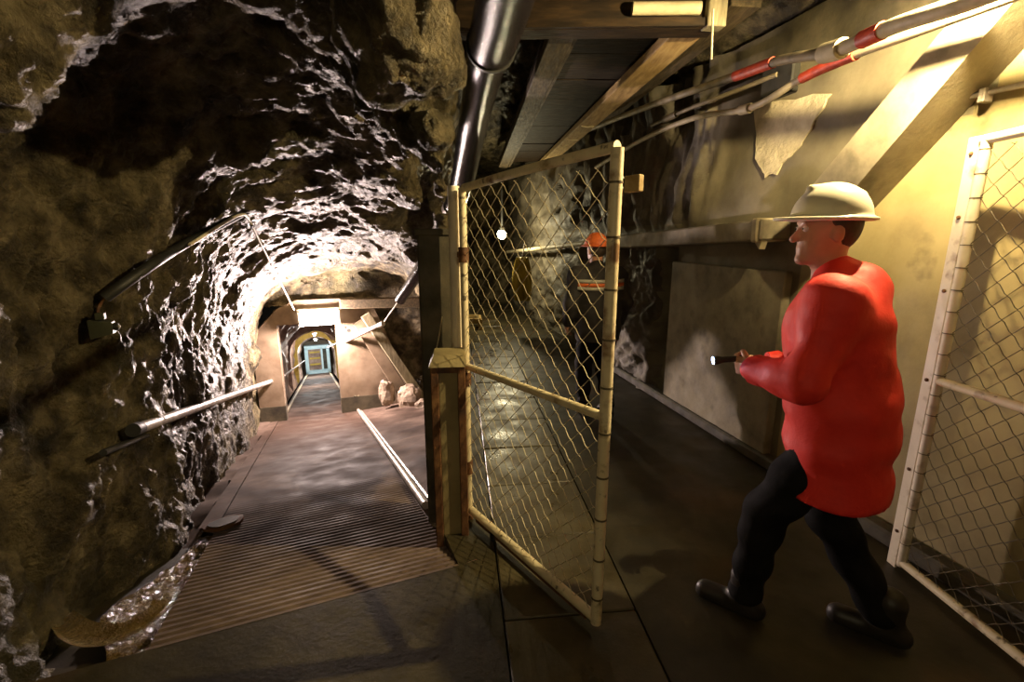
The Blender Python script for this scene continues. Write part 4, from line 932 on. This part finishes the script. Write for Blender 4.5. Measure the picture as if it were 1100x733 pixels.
# ================================================================== PEOPLE
def seg(P, a, b, ra, rb):
    a = np.array(a, np.float32); b = np.array(b, np.float32); d = b - a; L2 = float(d @ d) + 1e-9
    t = np.clip(((P - a) @ d) / L2, 0, 1)
    return np.linalg.norm(P - a - t[:, None] * d, axis=1) - (ra + (rb - ra) * t)
def ell(P, c, r):
    c = np.array(c, np.float32); r = np.array(r, np.float32)
    q_ = (P - c) / r; k0 = np.linalg.norm(q_, axis=1); k1 = np.linalg.norm(q_ / r, axis=1) + 1e-6
    return k0 * (k0 - 1) / k1
def net_world(fn, lo, hi, h, Lw):
    V, Q = surface_net(fn, lo, hi, h); return np.array([Lw(p) for p in V]), Q[:, ::1]
def person(label, base, az, k, pose, mats, hat, extras=None):
    """local frame: x forward, y left, z up; k scales a 1.78 m figure"""
    fw = np.array([math.sin(az), math.cos(az), 0]); lf = np.array([-math.cos(az), math.sin(az), 0]); base = np.array(base, float)
    RM = np.stack([fw, lf, UP]) * k
    def TW(V): return V @ RM + base
    root = thing('person', label, 'person', base)
    j = pose
    # ---- body: one mesh (trunk, arms, legs), with finer head and hands
    def trunk(P, g=0.0):
        d = seg(P, j['pelvis'] , j['chest'], 0.135 + g, 0.15 + g)
        d = smin(d, seg(P, np.add(j['pelvis'], (0, .07, 0)), np.add(j['chest'], (0, .09, .02)), 0.12 + g, 0.125 + g), 0.05)
        d = smin(d, seg(P, np.add(j['pelvis'], (0, -.07, 0)), np.add(j['chest'], (0, -.09, .02)), 0.12 + g, 0.125 + g), 0.05)
        d = smin(d, seg(P, j['shL'], j['shR'], 0.075 + g, 0.075 + g), 0.07)
        return d
    def arms(P, g=0.0, cut=0.0):
        d = None
        for s in 'LR':
            w_ = np.array(j['wr' + s]); e_ = np.array(j['el' + s])
            w_ = w_ + (e_ - w_) * cut
            a = smin(seg(P, j['sh' + s], j['el' + s], 0.062 + g, 0.048 + g), seg(P, j['el' + s], w_, 0.048 + g, 0.034 + g), 0.02)
            d = a if d is None else np.minimum(d, a)
        return d
    def legs(P, g=0.0, cut=0.0):
        d = None
        for s in 'LR':
            a_ = np.array(j['an' + s]); kn = np.array(j['kn' + s])
            a_ = a_ + (kn - a_) * cut
            a = smin(seg(P, j['hp' + s], j['kn' + s], 0.095 + g, 0.062 + g), seg(P, j['kn' + s], a_, 0.064 + g, 0.045 + g), 0.03)
            d = a if d is None else smin(d, a, 0.02)
        return d
    def fbody(P):
        d = smin(smin(trunk(P), arms(P), 0.05), legs(P), 0.05)
        return smin(d, seg(P, np.add(j['chest'], (0.0, 0, 0.12)), j['neck'], 0.062, 0.056), 0.05)
    Vb, Qb = surface_net(fbody, (-0.75, -0.6, 0.0), (0.75, 0.6, 1.65), 0.017)
    parts = [(TW(Vb), Qb)]
    # head, turned by 'turn'
    hc = np.array(j['head']); ct_, st_ = math.cos(j['turn']), math.sin(j['turn'])
    def TH_(V):
        X = V.copy(); X[:, 0] = V[:, 0] * ct_ - V[:, 1] * st_; X[:, 1] = V[:, 0] * st_ + V[:, 1] * ct_; return TW(X + hc)
    def fhead(P):
        d = ell(P, (-0.005, 0, 0.03), (0.098, 0.076, 0.105))
        d = smin(d, ell(P, (0.03, 0, -0.045), (0.062, 0.056, 0.075)), 0.03)
        d = smin(d, seg(P, (-0.02, 0, -0.06), (-0.03, 0, -0.17), 0.056, 0.058), 0.03)
        d = smin(d, seg(P, (0.088, 0, 0.018), (0.112, 0, -0.022), 0.008, 0.014), 0.012)        # nose
        d = smin(d, seg(P, (0.084, -0.03, 0.038), (0.084, 0.03, 0.038), 0.010, 0.010), 0.015)   # brow
        d = smin(d, seg(P, (0.086, -0.016, -0.055), (0.086, 0.016, -0.055), 0.007, 0.007), 0.008)  # lips
        d = smin(d, seg(P, (0.084, -0.014, -0.068), (0.084, 0.014, -0.068), 0.007, 0.007), 0.008)
        d = smin(d, ell(P, (0.075, 0, -0.098), (0.022, 0.026, 0.02)), 0.02)                      # chin
        for s in (-1, 1):
            d = -smin(-d, ell(P, (0.096, 0.031 * s, 0.016), (0.014, 0.017, 0.011)), 0.008)       # sockets
            d = smin(d, ell(P, (-0.008, 0.078 * s, -0.002), (0.022, 0.010, 0.034)), 0.006)       # ears
        return d
    Vh, Qh = surface_net(fhead, (-0.14, -0.12, -0.19), (0.15, 0.12, 0.16), 0.0065)
    parts.append((TH_(Vh), Qh))
    # hands: palm, four fingers of unequal length, thumb from the side, all curled round what they hold
    for s, sg in (('L', 1), ('R', -1)):
        w_ = np.array(j['wr' + s]); e_ = np.array(j['el' + s]); X = (w_ - e_); X /= np.linalg.norm(X)
        Zp = np.array(j['palm' + s], float); Zp -= X * (Zp @ X); Zp /= np.linalg.norm(Zp); Yp = np.cross(Zp, X) * sg   # Yp towards the thumb
        def fhand(P):
            d = seg(P, (0.0, 0, 0), (0.03, 0, 0), 0.028, 0.026)
            for f_ in range(4): d = smin(d, seg(P, (0.02, 0.012 * (1.5 - f_), 0), (0.085, 0.020 * (1.5 - f_), 0), 0.014, 0.012), 0.012)
            for f_, ln in enumerate((0.068, 0.078, 0.072, 0.056)):
                y0 = 0.020 * (1.5 - f_); p0 = np.array([0.088, y0, 0]); c = j['curl']
                p1 = p0 + ln * 0.45 * np.array([math.cos(c), 0, math.sin(c)]); p2 = p1 + ln * 0.32 * np.array([math.cos(2.1 * c), 0, math.sin(2.1 * c)])
                p3 = p2 + ln * 0.25 * np.array([math.cos(2.8 * c), 0, math.sin(2.8 * c)])
                for a_, b_, r0, r1 in ((p0, p1, .0092, .0088), (p1, p2, .0088, .008), (p2, p3, .008, .007)): d = np.minimum(d, seg(P, a_, b_, r0, r1))
            t0 = np.array([0.03, 0.026, 0.004]); t1 = np.array([0.062, 0.048, 0.02]); t2 = np.array([0.088, 0.046, 0.038]); t3 = np.array([0.102, 0.036, 0.05])
            th = smin(seg(P, t0, t1, .015, .011), np.minimum(seg(P, t1, t2, .0105, .0095), seg(P, t2, t3, .0095, .008)), 0.004)
            return smin(d, th, 0.006)
        Vq, Qq = surface_net(fhand, (-0.04, -0.06, -0.04), (0.18, 0.08, 0.10), 0.0045)
        Bm = np.stack([X, Yp, Zp]); parts.append((TW(Vq @ Bm + w_ - X * 0.0), Qq))
    Vall = np.concatenate([p[0] for p in parts]); o_ = 0; Qs = []
    for p in parts: Qs.append(p[1] + o_); o_ += len(p[0])
    mesh_obj('body', Vall, np.concatenate(Qs), mats['skin'], root, True)
    # ---- clothes
    hem = j['hem']
    def fjacket(P):
        d = trunk(P, 0.028)
        hemc = np.array(j['pelvis']) - np.array([0, 0, 0.9]) * 0
        d = smin(d, seg(P, np.add(j['pelvis'], (-0.02, 0.05, -0.28)), np.add(j['pelvis'], (0, 0.04, 0.1)), 0.175, 0.16), 0.06)
        d = smin(d, seg(P, np.add(j['pelvis'], (-0.02, -0.05, -0.28)), np.add(j['pelvis'], (0, -0.04, 0.1)), 0.175, 0.16), 0.06)
        d = smin(d, arms(P, 0.022, 0.06), 0.05)
        d = smin(d, seg(P, np.add(j['chest'], (0.0, 0, 0.13)), np.add(j['neck'], (-0.015, 0, -0.035)), 0.085, 0.078), 0.04)
        if j.get('hood'): d = smin(d, ell(P, np.add(j['neck'], (-0.10, 0, -0.06)), (0.075, 0.12, 0.08)), 0.04)
        w = 0.009 * vnoise(P * np.array([7, 7, 14], np.float32), 9) + 0.005 * np.sin(P[:, 2] * 34 + 5 * P[:, 1] + 7 * P[:, 0]) * np.clip((1.35 - P[:, 2]) * 2, 0, 1) + 0.008 * vnoise(P * 11, 3)
        d = d + w
        return np.maximum(d, hem + 0.06 * P[:, 0] * 0 - P[:, 2])
    Vj, Qj = surface_net(fjacket, (-0.5, -0.6, hem - 0.05), (0.75, 0.6, 1.66), 0.014)
    jk = mesh_obj('jacket', TW(Vj), Qj, mats['jacket'], root, True)
    def fleg(P):
        d = smin(legs(P, 0.022, 0.10), seg(P, np.add(j['pelvis'], (0, -.06, 0)), np.add(j['pelvis'], (0, .06, 0)), 0.14, 0.14), 0.05)
        return d + 0.007 * np.sin(P[:, 2] * 40 + 6 * P[:, 1])
    Vl, Ql = surface_net(fleg, (-0.75, -0.4, 0.03), (0.75, 0.4, 1.15), 0.017)
    mesh_obj('trousers', TW(Vl), Ql, mats['trousers'], root, True)
    for s in 'LR':
        a_ = np.array(j['an' + s]); tx = np.array(j.get('toe' + s, (1, 0, 0)), float); tx /= np.linalg.norm(tx)
        sole = a_ + np.array([0, 0, -0.075])
        def fboot(P):
            d = seg(P, a_ + np.array([0, 0, 0.10]), a_, 0.062, 0.056)
            d = smin(d, seg(P, sole + np.array([0, 0, 0.035]) - tx * 0.05, sole + np.array([0, 0, 0.03]) + tx * 0.16, 0.046, 0.045), 0.04)
            return np.maximum(d, (sole[2] - 0.004 + 0 * P[:, 2]) - P[:, 2])
        Vq, Qq = surface_net(fboot, a_ + np.array([-0.28, -0.28, -0.15]), a_ + np.array([0.28, 0.28, 0.22]), 0.014)
        mesh_obj('boot', TW(Vq), Qq, mats['boot'], root, True)
    hairf = lambda P: np.maximum(ell(P, (-0.02, 0, 0.035), (0.098, 0.084, 0.112)), np.maximum(P[:, 0] - 0.03 - 0.6 * (P[:, 2] - 0.06), -0.075 - P[:, 2]))
    Vq, Qq = surface_net(hairf, (-0.15, -0.12, -0.12), (0.15, 0.12, 0.17), 0.009)
    mesh_obj('hair', TH_(Vq), Qq, M['hair'], root, True)
    for s in (-1, 1):
        Vq, Qq = surface_net(lambda P: np.linalg.norm(P - np.array([0.084, 0.031 * s, 0.016], np.float32), axis=1) - 0.0115, (0.06, 0.031 * s - .02, -0.005), (0.105, 0.031 * s + .02, 0.04), 0.003)
        ey = mesh_obj('eye', TH_(Vq), Qq, M['eye'], root, True)
        Vq, Qq = surface_net(lambda P: np.linalg.norm(P - np.array([0.0905, 0.031 * s, 0.016], np.float32), axis=1) - 0.006, (0.08, 0.031 * s - .01, 0.005), (0.10, 0.031 * s + .01, 0.03), 0.002)
        mesh_obj('iris', TH_(Vq), Qq, M['iris'], ey, True)
    # ---- helmet
    def fh(P):
        d = ell(P, (-0.008, 0, 0.055), (0.135, 0.112, 0.128)); d = np.maximum(d, 0.045 - P[:, 2])
        for y_ in (-0.03, 0, 0.03): d = smin(d, np.maximum(seg(P, (-0.11, y_, 0.10), (0.10, y_, 0.10), 0.012, 0.012) , d - 0.008), 0.004) if False else d
        br = np.maximum(ell(P, (0.012, 0, 0.05), (0.175, 0.128, 0.06)), np.abs(P[:, 2] - 0.052) - 0.006)
        d = smin(d, br, 0.012)
        d = smin(d, seg(P, (-0.10, 0, 0.135), (0.07, 0, 0.16), 0.016, 0.016), 0.02)
        return -smin(-d, ell(P, (-0.008, 0, 0.04), (0.120, 0.100, 0.118)), 0.002)
    Vq, Qq = surface_net(fh, (-0.21, -0.16, 0.02), (0.21, 0.16, 0.21), 0.007)
    hm = mesh_obj('helmet', TH_(Vq), Qq, hat, root, True)
    if extras: extras(root, jk, TW, TH_, j)
    return root, TW, TH_
pose1 = dict(pelvis=(0.0, 0, 0.93), chest=(0.05, 0, 1.30), shL=(0.06, 0.20, 1.42), shR=(0.06, -0.20, 1.42), neck=(0.085, 0, 1.53), head=(0.13, 0, 1.66), turn=0.50,
             elL=(0.10, 0.30, 1.15), wrL=(0.29, 0.17, 1.14), elR=(0.06, -0.30, 1.14), wrR=(0.30, -0.16, 1.08), palmL=(0, -1, 0.2), palmR=(0, 1, 0.2), curl=0.75,
             hpL=(0, 0.09, 0.90), knL=(0.20, 0.10, 0.50), anL=(0.24, 0.10, 0.082), hpR=(0, -0.09, 0.90), knR=(-0.02, -0.10, 0.48), anR=(-0.26, -0.10, 0.086), hem=0.66, hood=True)
def ex1(root, jk, TW, TH_, j):
    # zip, cuffs, hem band and shoulder seam as pieces of the jacket
    for s in 'LR':
        w_ = np.array(j['wr' + s]); e_ = np.array(j['el' + s]); c = w_ + (e_ - w_) * 0.04; d = (e_ - w_) / np.linalg.norm(e_ - w_)
        pts = TW(np.array([c, c + d * 0.05])); MB().tube(list(pts), 0.062, 14).build('cuff', M['jacket'], jk, True)
person('person in red jacket and cream helmet walking into the corridor holding a small light', (1.32, 1.80, 0.0), math.radians(-52), 1.03, pose1,
       dict(skin=M['skin'], jacket=M['jacket'], trousers=M['trousers'], boot=M['leather']), M['helmet'], ex1)
# small torch held in the left hand
az1 = math.radians(-52); fw1 = np.array([math.sin(az1), math.cos(az1), 0]); lf1 = np.array([-math.cos(az1), math.sin(az1), 0])
hw_ = np.array([1.32, 1.80, 0]) + 1.03 * (np.array(pose1['wrL']) @ np.stack([fw1, lf1, UP]))
tdir = fw1 * 0.6 + lf1 * 0.3 + UP * -0.1; tdir /= np.linalg.norm(tdir)
tc_ = hw_ + fw1 * 0.10 - lf1 * 0.03 + UP * 0.02
tr_ = thing('pocket_torch', 'small pocket torch with a blue white light in the hand of the red jacket', 'torch', tc_)
MB().lathe(tc_, tdir, [(0.013, -0.06), (0.013, 0.03), (0.019, 0.05), (0.019, 0.065)], 14).build('barrel', M['black'], tr_, True)
MB().lathe(tc_ + tdir * 0.064, tdir, [(0.017, 0), (0.015, 0.006), (0.004, 0.009)], 14).build('lens', M['led'], tr_, True)
point_light('torch_light', tc_ + tdir * 0.10, (0.5, 0.6, 1.0), 0.5, 0.015)

pose2 = dict(pose1); pose2.update(turn=0.2, elL=(0.02, 0.29, 1.16), wrL=(0.14, 0.27, 0.94), elR=(0.0, -0.29, 1.16), wrR=(0.12, -0.27, 0.94), hem=0.80, hood=False, curl=0.5, palmL=(0, -1, 0), palmR=(0, 1, 0),
             knL=(0.10, 0.10, 0.50), anL=(0.06, 0.10, 0.085), knR=(0.04, -0.10, 0.50), anR=(-0.10, -0.10, 0.095))
def ex2(root, jk, TW, TH_, j):
    for (z, m_, nm) in ((1.37, 'reflect', 'tape'), (1.335, 'orange', 'stripe'), (1.30, 'reflect', 'tape')):
        pts = [np.array([0.045 + 0.205 * math.cos(t) * 0.93, 0.272 * math.sin(t) * 1.0, z]) for t in [2 * math.pi * k / 40 for k in range(40)]]
        Vv = []; Fs = []
        for p in pts: Vv += [p, p + np.array([0, 0, 0.033])]
        for i in range(40): a = 2 * i; b_ = 2 * ((i + 1) % 40); Fs.append((a, b_, b_ + 1, a + 1))
        ob2 = mesh_obj(nm, TW(np.array(Vv)), Fs, M[m_], jk, True)
        sm2 = ob2.modifiers.new('thickness', 'SOLIDIFY'); sm2.thickness = 0.004
person('person in dark work clothes with orange helmet farther along behind the gate', (0.80, 4.35, 0.0), math.radians(-12), 0.94, pose2,
       dict(skin=M['skin'], jacket=M['darkjacket'], trousers=M['trousers'], boot=M['leather']), M['orange'], ex2)
